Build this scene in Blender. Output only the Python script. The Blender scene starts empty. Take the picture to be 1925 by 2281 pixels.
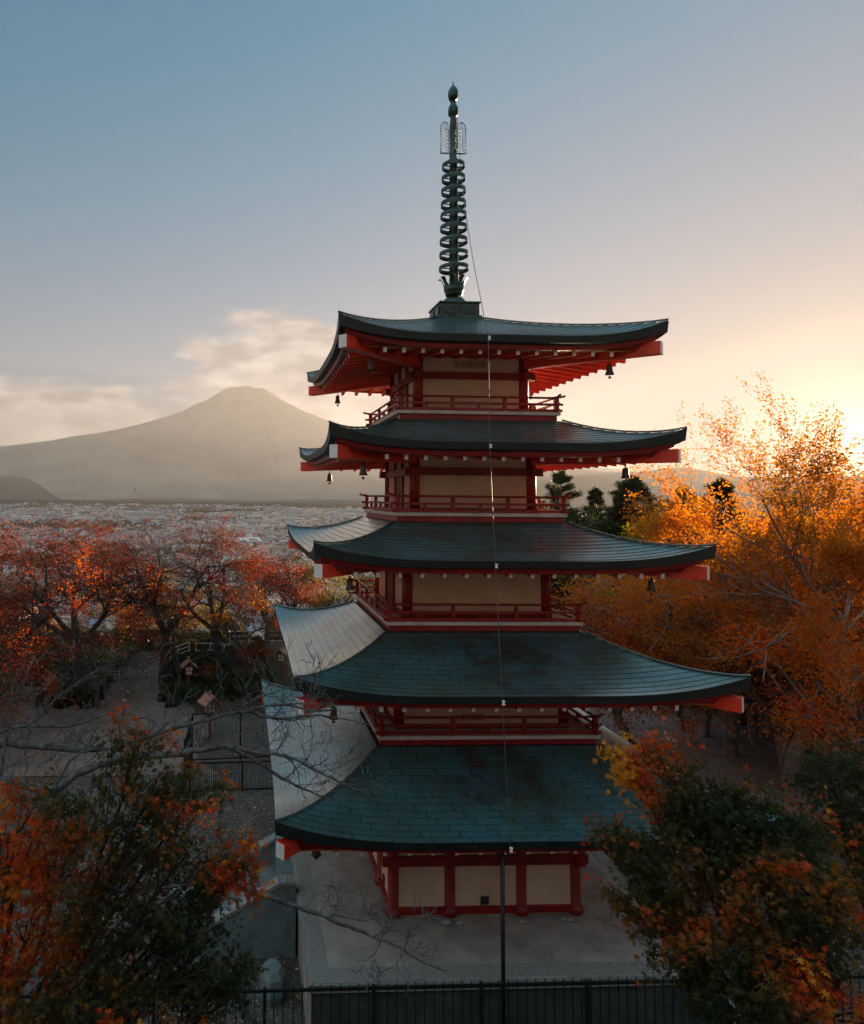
import bpy, math, random
import numpy as np
R = math.radians
scene = bpy.context.scene
col = scene.collection

# ------------------------------------------------------------------ camera
CAM = np.array([-5.278, -16.949, 8.864])
YAW, PITCH, ROLL = R(2.711), R(3.168), R(0.598)
F = np.array([math.sin(YAW)*math.cos(PITCH), math.cos(YAW)*math.cos(PITCH), math.sin(PITCH)])
Rt = np.array([math.cos(YAW), -math.sin(YAW), 0.0])
Up = np.cross(Rt, F)
Rt, Up = Rt*math.cos(ROLL)+Up*math.sin(ROLL), -Rt*math.sin(ROLL)+Up*math.cos(ROLL)
cd = bpy.data.cameras.new('camera'); cam = bpy.data.objects.new('camera', cd); col.objects.link(cam)
from mathutils import Matrix, Vector
m = Matrix(((Rt[0], Up[0], -F[0]), (Rt[1], Up[1], -F[1]), (Rt[2], Up[2], -F[2])))
cam.matrix_world = Matrix.Translation(Vector(CAM)) @ m.to_4x4()
cd.sensor_fit = 'HORIZONTAL'; cd.sensor_width = 36; cd.lens = 1527/1925*36
cd.shift_x = 346.44/1925; cd.shift_y = -117.32/1925
cd.clip_start = 0.1; cd.clip_end = 90000
scene.camera = cam

# ------------------------------------------------------------------ light
SUN_EL, SUN_AZ = R(3.1), R(43.0)            # azimuth from +Y towards +X
SKY_KNEE, SKY_SAT, SKY_LOW, SKY_HIGH = 1.4, 0.56, (0.97, 1.08, 1.22, 1), (0.0, 1.12, 1.46, 1)
REAR_LOW, REAR_SKY = (2.3, 1.5, 1.0, 1), (3.2, 4.5, 5.1, 1)
HAZE_D, HAZE_G, HAZE_C = 7.5e-5, 0.26, (0.50, 0.53, 0.57, 1)
scene.view_settings.view_transform = 'Standard'; scene.view_settings.look = 'None'
scene.view_settings.exposure = 2.5; scene.view_settings.gamma = 1.0
scene.cycles.use_denoising = True
scene.cycles.max_bounces = 7; scene.cycles.diffuse_bounces = 3; scene.cycles.glossy_bounces = 3
scene.cycles.transmission_bounces = 3; scene.cycles.volume_bounces = 0; scene.cycles.transparent_max_bounces = 6
sl = bpy.data.lights.new('sun', 'SUN'); so = bpy.data.objects.new('sun', sl); col.objects.link(so)
sl.energy = 5.0; sl.angle = R(0.5); sl.color = (1.0, 0.66, 0.40)
sd = Vector((math.sin(SUN_AZ)*math.cos(SUN_EL), math.cos(SUN_AZ)*math.cos(SUN_EL), math.sin(SUN_EL)))
so.rotation_euler = sd.to_track_quat('Z', 'Y').to_euler()
so.location = (40, 40, 60)

def nd(nt, kind, **kw):
    n = nt.nodes.new(kind)
    for k, v in kw.items():
        if k.startswith('i_'):
            key = k[2:].replace('_', ' ')
            n.inputs[int(key) if key.isdigit() else key].default_value = v
        else: setattr(n, k, v)
    return n

world = bpy.data.worlds.new('World'); scene.world = world; world.use_nodes = True
wn = world.node_tree; wn.nodes.clear(); L = wn.links.new
def wm(op, a, b=None, c=None):
    n = wn.nodes.new('ShaderNodeMath'); n.operation = op
    for i, v in enumerate((a, b, c)):
        if v is None: continue
        if isinstance(v, (int, float)): n.inputs[i].default_value = v
        else: L(v, n.inputs[i])
    return n.outputs[0]
sky = nd(wn, 'ShaderNodeTexSky', sky_type='NISHITA', sun_disc=False, sun_elevation=SUN_EL, sun_rotation=SUN_AZ,
         altitude=900, air_density=1.0, dust_density=0.8, ozone_density=2.5)
tc = nd(wn, 'ShaderNodeTexCoord'); sx = nd(wn, 'ShaderNodeSeparateXYZ'); L(tc.outputs['Generated'], sx.inputs[0])
az = wm('MULTIPLY', wm('ARCTAN2', sx.outputs[0], sx.outputs[1]), 57.3)
el = wm('MULTIPLY', wm('ARCSINE', sx.outputs[2]), 57.3)
cv = nd(wn, 'ShaderNodeCombineXYZ'); L(wm('MULTIPLY', az, 0.16), cv.inputs[0]); L(wm('MULTIPLY', el, 0.42), cv.inputs[1])
nz = nd(wn, 'ShaderNodeTexNoise', i_Scale=1.0, i_Detail=9.0, i_Roughness=0.56); L(cv.outputs[0], nz.inputs['Vector'])
def bell(cx, wx, cy, wy):                   # 1 inside an elliptical patch of sky, falling to 0 outside
    a = wm('POWER', wm('ABSOLUTE', wm('DIVIDE', wm('SUBTRACT', az, cx), wx)), 2.0)
    b = wm('POWER', wm('ABSOLUTE', wm('DIVIDE', wm('SUBTRACT', el, cy), wy)), 2.0)
    n = wm('SUBTRACT', 1.0, wm('ADD', a, b)); return wm('MAXIMUM', n, -1.5)
reg = wm('MAXIMUM', wm('MAXIMUM', bell(2.5, 10.0, 11.4, 5.0), bell(-17.5, 13.0, 6.2, 3.8)), bell(4.0, 14.0, 8.2, 3.8))
dens = wm('ADD', wm('MULTIPLY', reg, 0.42), wm('SUBTRACT', nz.outputs[0], 0.57))
mr = nd(wn, 'ShaderNodeMapRange', interpolation_type='SMOOTHSTEP', i_1=0.02, i_2=0.24, i_3=0.0, i_4=0.96); L(dens, mr.inputs[0])
nz2 = nd(wn, 'ShaderNodeTexNoise', i_Scale=1.7, i_Detail=6.0); L(cv.outputs[0], nz2.inputs['Vector'])
cc = nd(wn, 'ShaderNodeMixRGB', i_Color1=(1.10, 1.05, 1.05, 1), i_Color2=(2.5, 2.25, 2.1, 1))
r2 = nd(wn, 'ShaderNodeMapRange', i_1=0.38, i_2=0.66); L(nz2.outputs[0], r2.inputs[0]); L(r2.outputs[0], cc.inputs[0])
# shoulder on the glow round the sun, as film and eye compress it, and a cooler balance overhead
lum = nd(wn, 'ShaderNodeRGBToBW'); L(sky.outputs[0], lum.inputs[0])
sc_ = wm('DIVIDE', 1.0, wm('ADD', 1.0, wm('DIVIDE', lum.outputs[0], SKY_KNEE)))
def vm(op, a, b):
    n = wn.nodes.new('ShaderNodeVectorMath'); n.operation = op
    for i, v in enumerate((a, b)):
        if isinstance(v, tuple): n.inputs[i].default_value = v
        else: L(v, n.inputs[i])
    return n.outputs[0]
comp = nd(wn, 'ShaderNodeCombineXYZ'); [L(sc_, comp.inputs[k]) for k in range(3)]
s1 = vm('MULTIPLY', sky.outputs[0], comp.outputs[0])
hsv = nd(wn, 'ShaderNodeHueSaturation', i_Saturation=SKY_SAT); L(s1, hsv.inputs['Color'])
tr_ = nd(wn, 'ShaderNodeMixRGB', i_Color1=SKY_LOW, i_Color2=SKY_HIGH); eh = nd(wn, 'ShaderNodeMapRange', interpolation_type='SMOOTHSTEP', i_1=4.0, i_2=46.0)
away = wm('SUBTRACT', 43.0, az); L(wm('ADD', el, wm('MULTIPLY', wm('SUBTRACT', away, 35.0), 0.22)), eh.inputs[0]); L(eh.outputs[0], tr_.inputs[0])
s2 = vm('MULTIPLY', hsv.outputs[0], tr_.outputs[0])
# unseen sky opposite the sun and overhead, brightened as added fill light, and the aureole of dusty air round the sun
hd = wm('ADD', wm('MULTIPLY', sx.outputs[0], math.sin(SUN_AZ)), wm('MULTIPLY', sx.outputs[1], math.cos(SUN_AZ)))
rear = nd(wn, 'ShaderNodeMapRange', interpolation_type='SMOOTHSTEP', i_1=0.30, i_2=-0.45, i_3=0.0, i_4=0.85); L(hd, rear.inputs[0])
zen = nd(wn, 'ShaderNodeMapRange', interpolation_type='SMOOTHSTEP', i_1=42.0, i_2=62.0, i_3=0.0, i_4=0.55); L(el, zen.inputs[0])
nr_ = wm('MULTIPLY', wm('MAXIMUM', rear.outputs[0], zen.outputs[0]), wm('ADD', 0.55, wm('MULTIPLY', nz.outputs[0], 0.8)))
rc_ = nd(wn, 'ShaderNodeMixRGB', i_Color1=REAR_LOW, i_Color2=REAR_SKY); re_ = nd(wn, 'ShaderNodeMapRange', interpolation_type='SMOOTHSTEP', i_1=12.0, i_2=55.0); L(el, re_.inputs[0]); L(re_.outputs[0], rc_.inputs[0])
m3 = nd(wn, 'ShaderNodeMixRGB'); L(rc_.outputs[0], m3.inputs[2]); L(nr_, m3.inputs[0]); L(s2, m3.inputs[1])
sdv = (math.sin(SUN_AZ)*math.cos(SUN_EL), math.cos(SUN_AZ)*math.cos(SUN_EL), math.sin(SUN_EL))
dt = wn.nodes.new('ShaderNodeVectorMath'); dt.operation = 'DOT_PRODUCT'; L(tc.outputs['Generated'], dt.inputs[0]); dt.inputs[1].default_value = sdv
ang = wm('MULTIPLY', wm('ARCCOSINE', wm('MINIMUM', dt.outputs['Value'], 1.0)), 57.3)
gl = wm('MULTIPLY', wm('EXPONENT', wm('MULTIPLY', ang, -0.42)), 9.0)
gv = nd(wn, 'ShaderNodeCombineXYZ'); [L(wm('MULTIPLY', gl, c), gv.inputs[k]) for k, c in enumerate((1.5, 0.92, 0.50))]
s4 = vm('ADD', m3.outputs[0], gv.outputs[0])
mx = nd(wn, 'ShaderNodeMixRGB'); L(mr.outputs[0], mx.inputs[0]); L(s4, mx.inputs[1]); L(cc.outputs[0], mx.inputs[2])
bg = nd(wn, 'ShaderNodeBackground', i_Strength=0.051); L(mx.outputs[0], bg.inputs[0])
wo = nd(wn, 'ShaderNodeOutputWorld'); L(bg.outputs[0], wo.inputs[0])

# ------------------------------------------------------------------ helpers
def tag(o, label=None, cat=None, group=None, kind=None):
    if label: o['label'] = label
    if cat: o['category'] = cat
    if group: o['group'] = group
    if kind: o['kind'] = kind
    return o
def empty(name, loc=(0, 0, 0), rz=0.0, **kw):
    o = bpy.data.objects.new(name, None); col.objects.link(o); o.location = loc; o.rotation_euler = (0, 0, rz)
    o.empty_display_size = 0.3
    return tag(o, **kw)

class MB:
    """collects geometry and links it as one mesh object"""
    def __init__(s): s.v = []; s.f = []; s.m = []; s.uv = []; s.sm = []
    def quad(s, pts, mi=0, uv=None, smooth=False):
        b = len(s.v); s.v += [tuple(p) for p in pts]; s.f.append(tuple(range(b, b+len(pts)))); s.m.append(mi)
        s.uv.append(uv); s.sm.append(smooth)
    def box(s, x0, x1, y0, y1, z0, z1, mi=0):
        b = len(s.v)
        s.v += [(x0, y0, z0), (x1, y0, z0), (x1, y1, z0), (x0, y1, z0), (x0, y0, z1), (x1, y0, z1), (x1, y1, z1), (x0, y1, z1)]
        for f in ((0, 3, 2, 1), (4, 5, 6, 7), (0, 1, 5, 4), (1, 2, 6, 5), (2, 3, 7, 6), (3, 0, 4, 7)):
            s.f.append(tuple(b+i for i in f)); s.m.append(mi); s.uv.append(None); s.sm.append(False)
    def bar(s, p, q, w, h, mi=0, cap=None, up=(0, 0, 1)):
        """box-section bar from p to q, w wide and h high; cap = material of the end at q"""
        p, q = Vector(p), Vector(q); d = (q-p).normalized(); u = Vector(up)
        r = d.cross(u).normalized(); u = r.cross(d)
        c = [(-1, -1), (1, -1), (1, 1), (-1, 1)]; b = len(s.v)
        for P in (p, q):
            for a, e in c: s.v.append(tuple(P+r*(a*w/2)+u*(e*h/2)))
        fs = [(0, 1, 2, 3), (7, 6, 5, 4)] + [(i, i+4, (i+1) % 4+4, (i+1) % 4) for i in range(4)]
        for k, f in enumerate(fs):
            s.f.append(tuple(b+i for i in f)); s.m.append(cap if (cap is not None and k == 1) else mi); s.uv.append(None); s.sm.append(False)
    def tube(s, pts, rad, n=8, mi=0, caps=True):
        pts = np.array(pts, float); k = len(pts); rad = np.broadcast_to(np.array(rad, float), (k,))
        t = np.gradient(pts, axis=0); t /= np.linalg.norm(t, axis=1)[:, None]+1e-12
        ref = np.array([0.0, 0, 1]) if abs(t[0][2]) < 0.9 else np.array([1.0, 0, 0])
        a = np.linspace(0, 2*np.pi, n, endpoint=False); b0 = len(s.v)
        for i in range(k):
            u = np.cross(t[i], ref); u /= np.linalg.norm(u)+1e-12; w = np.cross(t[i], u)
            ring = pts[i]+rad[i]*(np.cos(a)[:, None]*u+np.sin(a)[:, None]*w)
            s.v += [tuple(x) for x in ring]
        for i in range(k-1):
            for j in range(n):
                j2 = (j+1) % n
                s.f.append((b0+i*n+j, b0+i*n+j2, b0+(i+1)*n+j2, b0+(i+1)*n+j)); s.m.append(mi); s.uv.append(None); s.sm.append(True)
        if caps:
            s.f.append(tuple(b0+j for j in range(n))[::-1]); s.f.append(tuple(b0+(k-1)*n+j for j in range(n)))
            s.m += [mi, mi]; s.uv += [None, None]; s.sm += [False, False]
    def lathe(s, prof, n=20, c=(0, 0, 0), mi=0, smooth=True):
        a = np.linspace(0, 2*np.pi, n, endpoint=False); b0 = len(s.v)
        for r, z in prof:
            s.v += [(c[0]+r*math.cos(t), c[1]+r*math.sin(t), c[2]+z) for t in a]
        for i in range(len(prof)-1):
            for j in range(n):
                j2 = (j+1) % n
                s.f.append((b0+i*n+j, b0+i*n+j2, b0+(i+1)*n+j2, b0+(i+1)*n+j)); s.m.append(mi); s.uv.append(None); s.sm.append(smooth)
    def build(s, name, mats, parent=None, bevel=0, **kw):
        me = bpy.data.meshes.new(name); me.from_pydata(s.v, [], s.f)
        mats = mats if isinstance(mats, (list, tuple)) else [mats]
        for mt in mats: me.materials.append(mt)
        me.polygons.foreach_set('material_index', s.m)
        me.polygons.foreach_set('use_smooth', s.sm)
        if any(u is not None for u in s.uv):
            ul = me.uv_layers.new(name='UVMap'); fl = []
            for f, u in zip(s.f, s.uv):
                for i in range(len(f)): fl += list(u[i]) if u is not None else [0, 0]
            ul.data.foreach_set('uv', fl)
        me.update()
        o = bpy.data.objects.new(name, me); col.objects.link(o)
        if parent: o.parent = parent
        if bevel:
            b = o.modifiers.new('bevel', 'BEVEL'); b.width = bevel; b.segments = 2; b.limit_method = 'ANGLE'
        return tag(o, **kw)

def np_mesh(name, V, Q, mats, parent=None, mi=None, tint=None, smooth=False, **kw):
    """mesh from numpy arrays; Q is (n, 3 or 4) indices; tint is a per-face float"""
    me = bpy.data.meshes.new(name); n, k = Q.shape
    me.vertices.add(len(V)); me.vertices.foreach_set('co', np.ascontiguousarray(V, dtype=np.float32).ravel())
    me.loops.add(n*k); me.loops.foreach_set('vertex_index', Q.astype(np.int32).ravel())
    me.polygons.add(n); me.polygons.foreach_set('loop_start', np.arange(0, n*k, k, dtype=np.int32))
    if bpy.app.version < (4, 1, 0): me.polygons.foreach_set('loop_total', np.full(n, k, dtype=np.int32))
    for mt in (mats if isinstance(mats, (list, tuple)) else [mats]): me.materials.append(mt)
    if mi is not None: me.polygons.foreach_set('material_index', mi.astype(np.int32))
    me.polygons.foreach_set('use_smooth', np.full(n, smooth))
    if tint is not None:
        at = me.attributes.new('tint', 'FLOAT', 'FACE'); at.data.foreach_set('value', tint.astype(np.float32))
    me.update(calc_edges=True); me.validate()
    o = bpy.data.objects.new(name, me); col.objects.link(o)
    if parent: o.parent = parent
    return tag(o, **kw)

# ------------------------------------------------------------------ materials
def mat(name, color=(0.5, 0.5, 0.5), rough=0.6, metal=0.0, var=0.0, scale=6.0, bump=0.0, bscale=40.0, coords='Object',
        color2=None, spec=0.5, trans=0.0):
    mt = bpy.data.materials.new(name); mt.use_nodes = True; nt = mt.node_tree; p = nt.nodes['Principled BSDF']; ln = nt.links.new
    p.inputs['Roughness'].default_value = rough; p.inputs['Metallic'].default_value = metal
    p.inputs['Specular IOR Level'].default_value = spec
    c1 = tuple(color)+(1,); t = nd(nt, 'ShaderNodeTexCoord')
    if color2 is None and var: color2 = tuple(max(0, c*(1-var)) for c in color)
    if color2 is not None:
        n = nd(nt, 'ShaderNodeTexNoise', i_Scale=scale, i_Detail=6.0, i_Roughness=0.6); ln(t.outputs[coords], n.inputs['Vector'])
        r = nd(nt, 'ShaderNodeMapRange', i_1=0.35, i_2=0.65); ln(n.outputs[0], r.inputs[0])
        x = nd(nt, 'ShaderNodeMixRGB', i_Color1=c1, i_Color2=tuple(color2)+(1,)); ln(r.outputs[0], x.inputs[0]); ln(x.outputs[0], p.inputs['Base Color'])
    else: p.inputs['Base Color'].default_value = c1
    if bump:
        n = nd(nt, 'ShaderNodeTexNoise', i_Scale=bscale, i_Detail=5.0); ln(t.outputs[coords], n.inputs['Vector'])
        b = nd(nt, 'ShaderNodeBump', i_Strength=bump, i_Distance=0.02); ln(n.outputs[0], b.inputs['Height']); ln(b.outputs[0], p.inputs['Normal'])
    return mt
def leaf_mat(name, stops, rough=0.5, trans=0.5):
    """leaf material: colour ramp over the per-leaf 'tint' attribute, light shining through the blade"""
    mt = bpy.data.materials.new(name); mt.use_nodes = True; nt = mt.node_tree; nt.nodes.clear(); ln = nt.links.new
    a = nd(nt, 'ShaderNodeAttribute', attribute_name='tint'); r = nd(nt, 'ShaderNodeValToRGB'); cr = r.color_ramp
    while len(cr.elements) < len(stops): cr.elements.new(0.5)
    for e, (pos, c) in zip(cr.elements, stops): e.position = pos; e.color = tuple(c)+(1,)
    ln(a.outputs['Fac'], r.inputs[0])
    p = nd(nt, 'ShaderNodeBsdfPrincipled', i_Roughness=rough); ln(r.outputs[0], p.inputs['Base Color'])
    p.inputs['Specular IOR Level'].default_value = 0.12
    tr = nd(nt, 'ShaderNodeBsdfTranslucent'); g = nd(nt, 'ShaderNodeMixRGB', blend_type='MULTIPLY', i_0=0.0)
    hs = nd(nt, 'ShaderNodeHueSaturation', i_Saturation=1.15, i_Value=1.6); ln(r.outputs[0], hs.inputs['Color']); ln(hs.outputs[0], tr.inputs[0])
    x = nd(nt, 'ShaderNodeMixShader', i_0=trans); ln(p.outputs[0], x.inputs[1]); ln(tr.outputs[0], x.inputs[2])
    o = nd(nt, 'ShaderNodeOutputMaterial'); ln(x.outputs[0], o.inputs[0])
    return mt

def copper_mat():
    mt = bpy.data.materials.new('copper_sheet'); mt.use_nodes = True; nt = mt.node_tree; p = nt.nodes['Principled BSDF']; ln = nt.links.new
    uv = nd(nt, 'ShaderNodeTexCoord')
    br = nd(nt, 'ShaderNodeTexBrick', offset=0.5, i_Scale=1.0, i_Mortar_Size=0.015, i_Mortar_Smooth=0.15, i_Brick_Width=0.72, i_Row_Height=1.0, i_Bias=0.0)
    br.inputs['Color1'].default_value = (0, 0, 0, 1); br.inputs['Color2'].default_value = (1, 1, 1, 1); br.inputs['Mortar'].default_value = (0.5, 0.5, 0.5, 1)
    ln(uv.outputs['UV'], br.inputs['Vector'])
    # blue green patina, each sheet a little different
    t1 = nd(nt, 'ShaderNodeMixRGB', i_Color1=(0.050, 0.165, 0.205, 1), i_Color2=(0.068, 0.200, 0.230, 1)); ln(br.outputs['Color'], t1.inputs[0])
    n1 = nd(nt, 'ShaderNodeTexNoise', i_Scale=0.9, i_Detail=7.0, i_Roughness=0.62); ln(uv.outputs['Object'], n1.inputs['Vector'])
    r1 = nd(nt, 'ShaderNodeMapRange', i_1=0.40, i_2=0.62); ln(n1.outputs[0], r1.inputs[0])
    t2 = nd(nt, 'ShaderNodeMixRGB', i_Color2=(0.060, 0.118, 0.098, 1)); ln(r1.outputs[0], t2.inputs[0]); ln(t1.outputs[0], t2.inputs[1])
    # bare brown copper stain with shade under the roof above painted in, broad and streaky at mid slope
    sp = nd(nt, 'ShaderNodeSeparateXYZ'); ln(uv.outputs['UV'], sp.inputs[0])
    def mth(op, a, b=None):
        n = nt.nodes.new('ShaderNodeMath'); n.operation = op
        for i, v in enumerate((a, b)):
            if v is None: continue
            if isinstance(v, (int, float)): n.inputs[i].default_value = v
            else: ln(v, n.inputs[i])
        return n.outputs[0]
    ob = nd(nt, 'ShaderNodeSeparateXYZ'); ln(uv.outputs['Object'], ob.inputs[0])
    ax, ay = mth('ABSOLUTE', ob.outputs[0]), mth('ABSOLUTE', ob.outputs[1])
    side = mth('MINIMUM', ax, ay); out = mth('MAXIMUM', ax, ay)                     # along the eave, and distance out from the axis
    cx = mth('SUBTRACT', 1.0, mth('ADD', mth('POWER', mth('MULTIPLY', side, 0.50), 2.0), mth('POWER', mth('MULTIPLY', mth('MAXIMUM', mth('SUBTRACT', out, 2.2), 0.0), 0.42), 2.0)))
    zr = nd(nt, 'ShaderNodeMapRange', i_1=12.4, i_2=7.0, i_3=-0.55, i_4=0.0); ln(ob.outputs[2], zr.inputs[0])   # weaker on the upper roofs
    cx = mth('MAXIMUM', mth('ADD', cx, zr.outputs[0]), -1.0)
    mp = nd(nt, 'ShaderNodeMapping', i_Scale=(0.9, 0.9, 1.6)); ln(uv.outputs['Object'], mp.inputs[0])
    n2 = nd(nt, 'ShaderNodeTexNoise', i_Scale=1.3, i_Detail=8.0, i_Roughness=0.65); ln(mp.outputs[0], n2.inputs['Vector'])
    jit = mth('MULTIPLY', mth('SUBTRACT', br.outputs['Color'], 0.5), 0.12)
    st = mth('ADD', mth('ADD', mth('MULTIPLY', cx, 0.26), mth('SUBTRACT', n2.outputs[0], 0.62)), jit)
    r2 = nd(nt, 'ShaderNodeMapRange', i_1=0.0, i_2=0.20, i_3=0.0, i_4=0.85); ln(st, r2.inputs[0])
    n3 = nd(nt, 'ShaderNodeTexNoise', i_Scale=5.0, i_Detail=4.0); ln(uv.outputs['Object'], n3.inputs['Vector'])
    bro = nd(nt, 'ShaderNodeMixRGB', i_Color1=(0.060, 0.040, 0.028, 1), i_Color2=(0.030, 0.030, 0.026, 1)); ln(n3.outputs[0], bro.inputs[0])
    t3 = nd(nt, 'ShaderNodeMixRGB'); ln(r2.outputs[0], t3.inputs[0]); ln(t2.outputs[0], t3.inputs[1]); ln(bro.outputs[0], t3.inputs[2])
    # seams
    t4 = nd(nt, 'ShaderNodeMixRGB', i_Color2=(0.014, 0.028, 0.032, 1)); ln(mth('MULTIPLY', br.outputs['Fac'], 0.75), t4.inputs[0]); ln(t3.outputs[0], t4.inputs[1])
    ln(t4.outputs[0], p.inputs['Base Color'])
    p.inputs['Metallic'].default_value = 0.45; p.inputs['Specular IOR Level'].default_value = 0.6
    p.inputs['Coat Weight'].default_value = 0.55; p.inputs['Coat IOR'].default_value = 2.0; p.inputs['Coat Roughness'].default_value = 0.22
    n4 = nd(nt, 'ShaderNodeTexNoise', i_Scale=7.0, i_Detail=6.0); ln(uv.outputs['Object'], n4.inputs['Vector'])
    r4 = nd(nt, 'ShaderNodeMapRange', i_1=0.3, i_2=0.7, i_3=0.27, i_4=0.36); ln(n4.outputs[0], r4.inputs[0]); ln(r4.outputs[0], p.inputs['Roughness'])
    hgt = mth('ADD', mth('MULTIPLY', br.outputs['Fac'], -1.0), mth('MULTIPLY', n4.outputs[0], 0.06))
    b = nd(nt, 'ShaderNodeBump', i_Strength=0.5, i_Distance=0.012); ln(hgt, b.inputs['Height']); ln(b.outputs[0], p.inputs['Normal'])
    return mt

M = dict(
    copper=copper_mat(),
    edge=mat('blackened_copper_edge', (0.020, 0.028, 0.026), 0.5, var=0.4, scale=3, metal=0.3),
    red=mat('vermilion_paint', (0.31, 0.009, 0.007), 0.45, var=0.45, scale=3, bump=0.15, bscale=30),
    glowred=mat('sunglow_vermilion', (0.78, 0.045, 0.014), 0.45, var=0.25, scale=4, bump=0.1),  # same vermilion made lighter: sun glow under the eaves put into the colour
    shadewall=mat('shade_dark_wall', (0.065, 0.068, 0.062), 0.9, var=0.5, scale=2, bump=0.5, bscale=14),  # shade on the platform front painted as a dark tone
    cream=mat('cream_plaster', (0.76, 0.54, 0.38), 0.85, var=0.20, scale=1.6, bump=0.08),
    white=mat('white_paint', (0.74, 0.72, 0.72), 0.6, var=0.12, scale=5),
    board=mat('sunglow_soffit_board', (0.74, 0.30, 0.09), 0.7, var=0.15, scale=3),  # orange of the low sun under the eaves put into the board colour
    deck=mat('weathered_white_board', (0.60, 0.52, 0.50), 0.7, var=0.3, scale=5),
    bronze=mat('dark_bronze', (0.045, 0.085, 0.078), 0.38, metal=0.75, var=0.5, scale=6),
    bronze2=mat('dull_bronze', (0.10, 0.075, 0.06), 0.5, metal=0.5, var=0.4, scale=8),
    vent=mat('dark_vent', (0.02, 0.018, 0.016), 0.7),
    wire=mat('cable_metal', (0.10, 0.10, 0.10), 0.5, metal=0.6),
    porcelain=mat('white_porcelain', (0.75, 0.75, 0.72), 0.3),
    concrete=mat('worn_concrete', (0.37, 0.335, 0.30), 0.85, color2=(0.20, 0.19, 0.175), scale=1.3, bump=0.4, bscale=20),
    aggregate=mat('washed_aggregate', (0.30, 0.30, 0.28), 0.9, color2=(0.14, 0.15, 0.14), scale=28, bump=0.8, bscale=60),
    stone=mat('green_grey_stone', (0.16, 0.20, 0.20), 0.8, color2=(0.09, 0.12, 0.12), scale=3, bump=0.4, bscale=25),
    iron=mat('black_iron', (0.012, 0.012, 0.013), 0.45, metal=0.2),
    granite=mat('pale_granite', (0.36, 0.36, 0.36), 0.8, color2=(0.16, 0.17, 0.17), scale=9, bump=0.4),
    steel=mat('pale_handrail_paint', (0.60, 0.57, 0.52), 0.5),
    wood=mat('dark_log', (0.075, 0.055, 0.042), 0.85, var=0.4, scale=9, bump=0.4),
    lamp=mat('paper_pane', (0.72, 0.66, 0.58), 0.5),
    lampred=mat('dull_red_paint', (0.22, 0.028, 0.022), 0.6, var=0.4, scale=6),
    bark=mat('grey_bark', (0.10, 0.085, 0.075), 0.9, color2=(0.035, 0.030, 0.027), scale=7, bump=0.9, bscale=22),
    dark_bark=mat('dark_bark', (0.035, 0.028, 0.024), 0.9, var=0.5, scale=8, bump=0.7, bscale=22),
    lichen=mat('lichen_bark', (0.035, 0.030, 0.027), 0.9, color2=(0.13, 0.135, 0.13), scale=9, bump=0.9, bscale=25),
    pale_bark=mat('pale_bark', (0.26, 0.22, 0.19), 0.9, color2=(0.10, 0.080, 0.068), scale=3, bump=0.8, bscale=14),
)

# ================================================================== PAGODA
# per storey: eave corner half width, corner height, mid eave height, inner half width and height of the slope
ROOF = {5: (3.42, 12.58, 12.23, 0.58, 13.29), 4: (3.62, 10.33, 10.00, 1.88, 10.64), 3: (3.94, 8.01, 7.67, 1.96, 8.34),
        2: (4.30, 5.58, 5.20, 2.18, 5.99), 1: (4.66, 3.20, 2.75, 2.40, 3.66)}
DECK = {5: (1.86, 10.85), 4: (1.94, 8.56), 3: (2.16, 6.21), 2: (2.38, 3.87)}
BODY = {5: (1.37, 10.80, 12.12), 4: (1.48, 8.50, 9.90), 3: (1.70, 6.15, 7.45), 2: (1.95, 3.80, 5.0), 1: (2.10, 0.0, 2.52)}
pagoda = empty('pagoda', (0, 0, 0), label='five storey red pagoda with teal copper roofs and tall bronze spire', cat='pagoda')
ROT = [Matrix.Rotation(k*math.pi/2, 3, 'Z') for k in range(4)]    # side 0 faces -Y (the camera), 1 +X, 2 +Y, 3 -X

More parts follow.
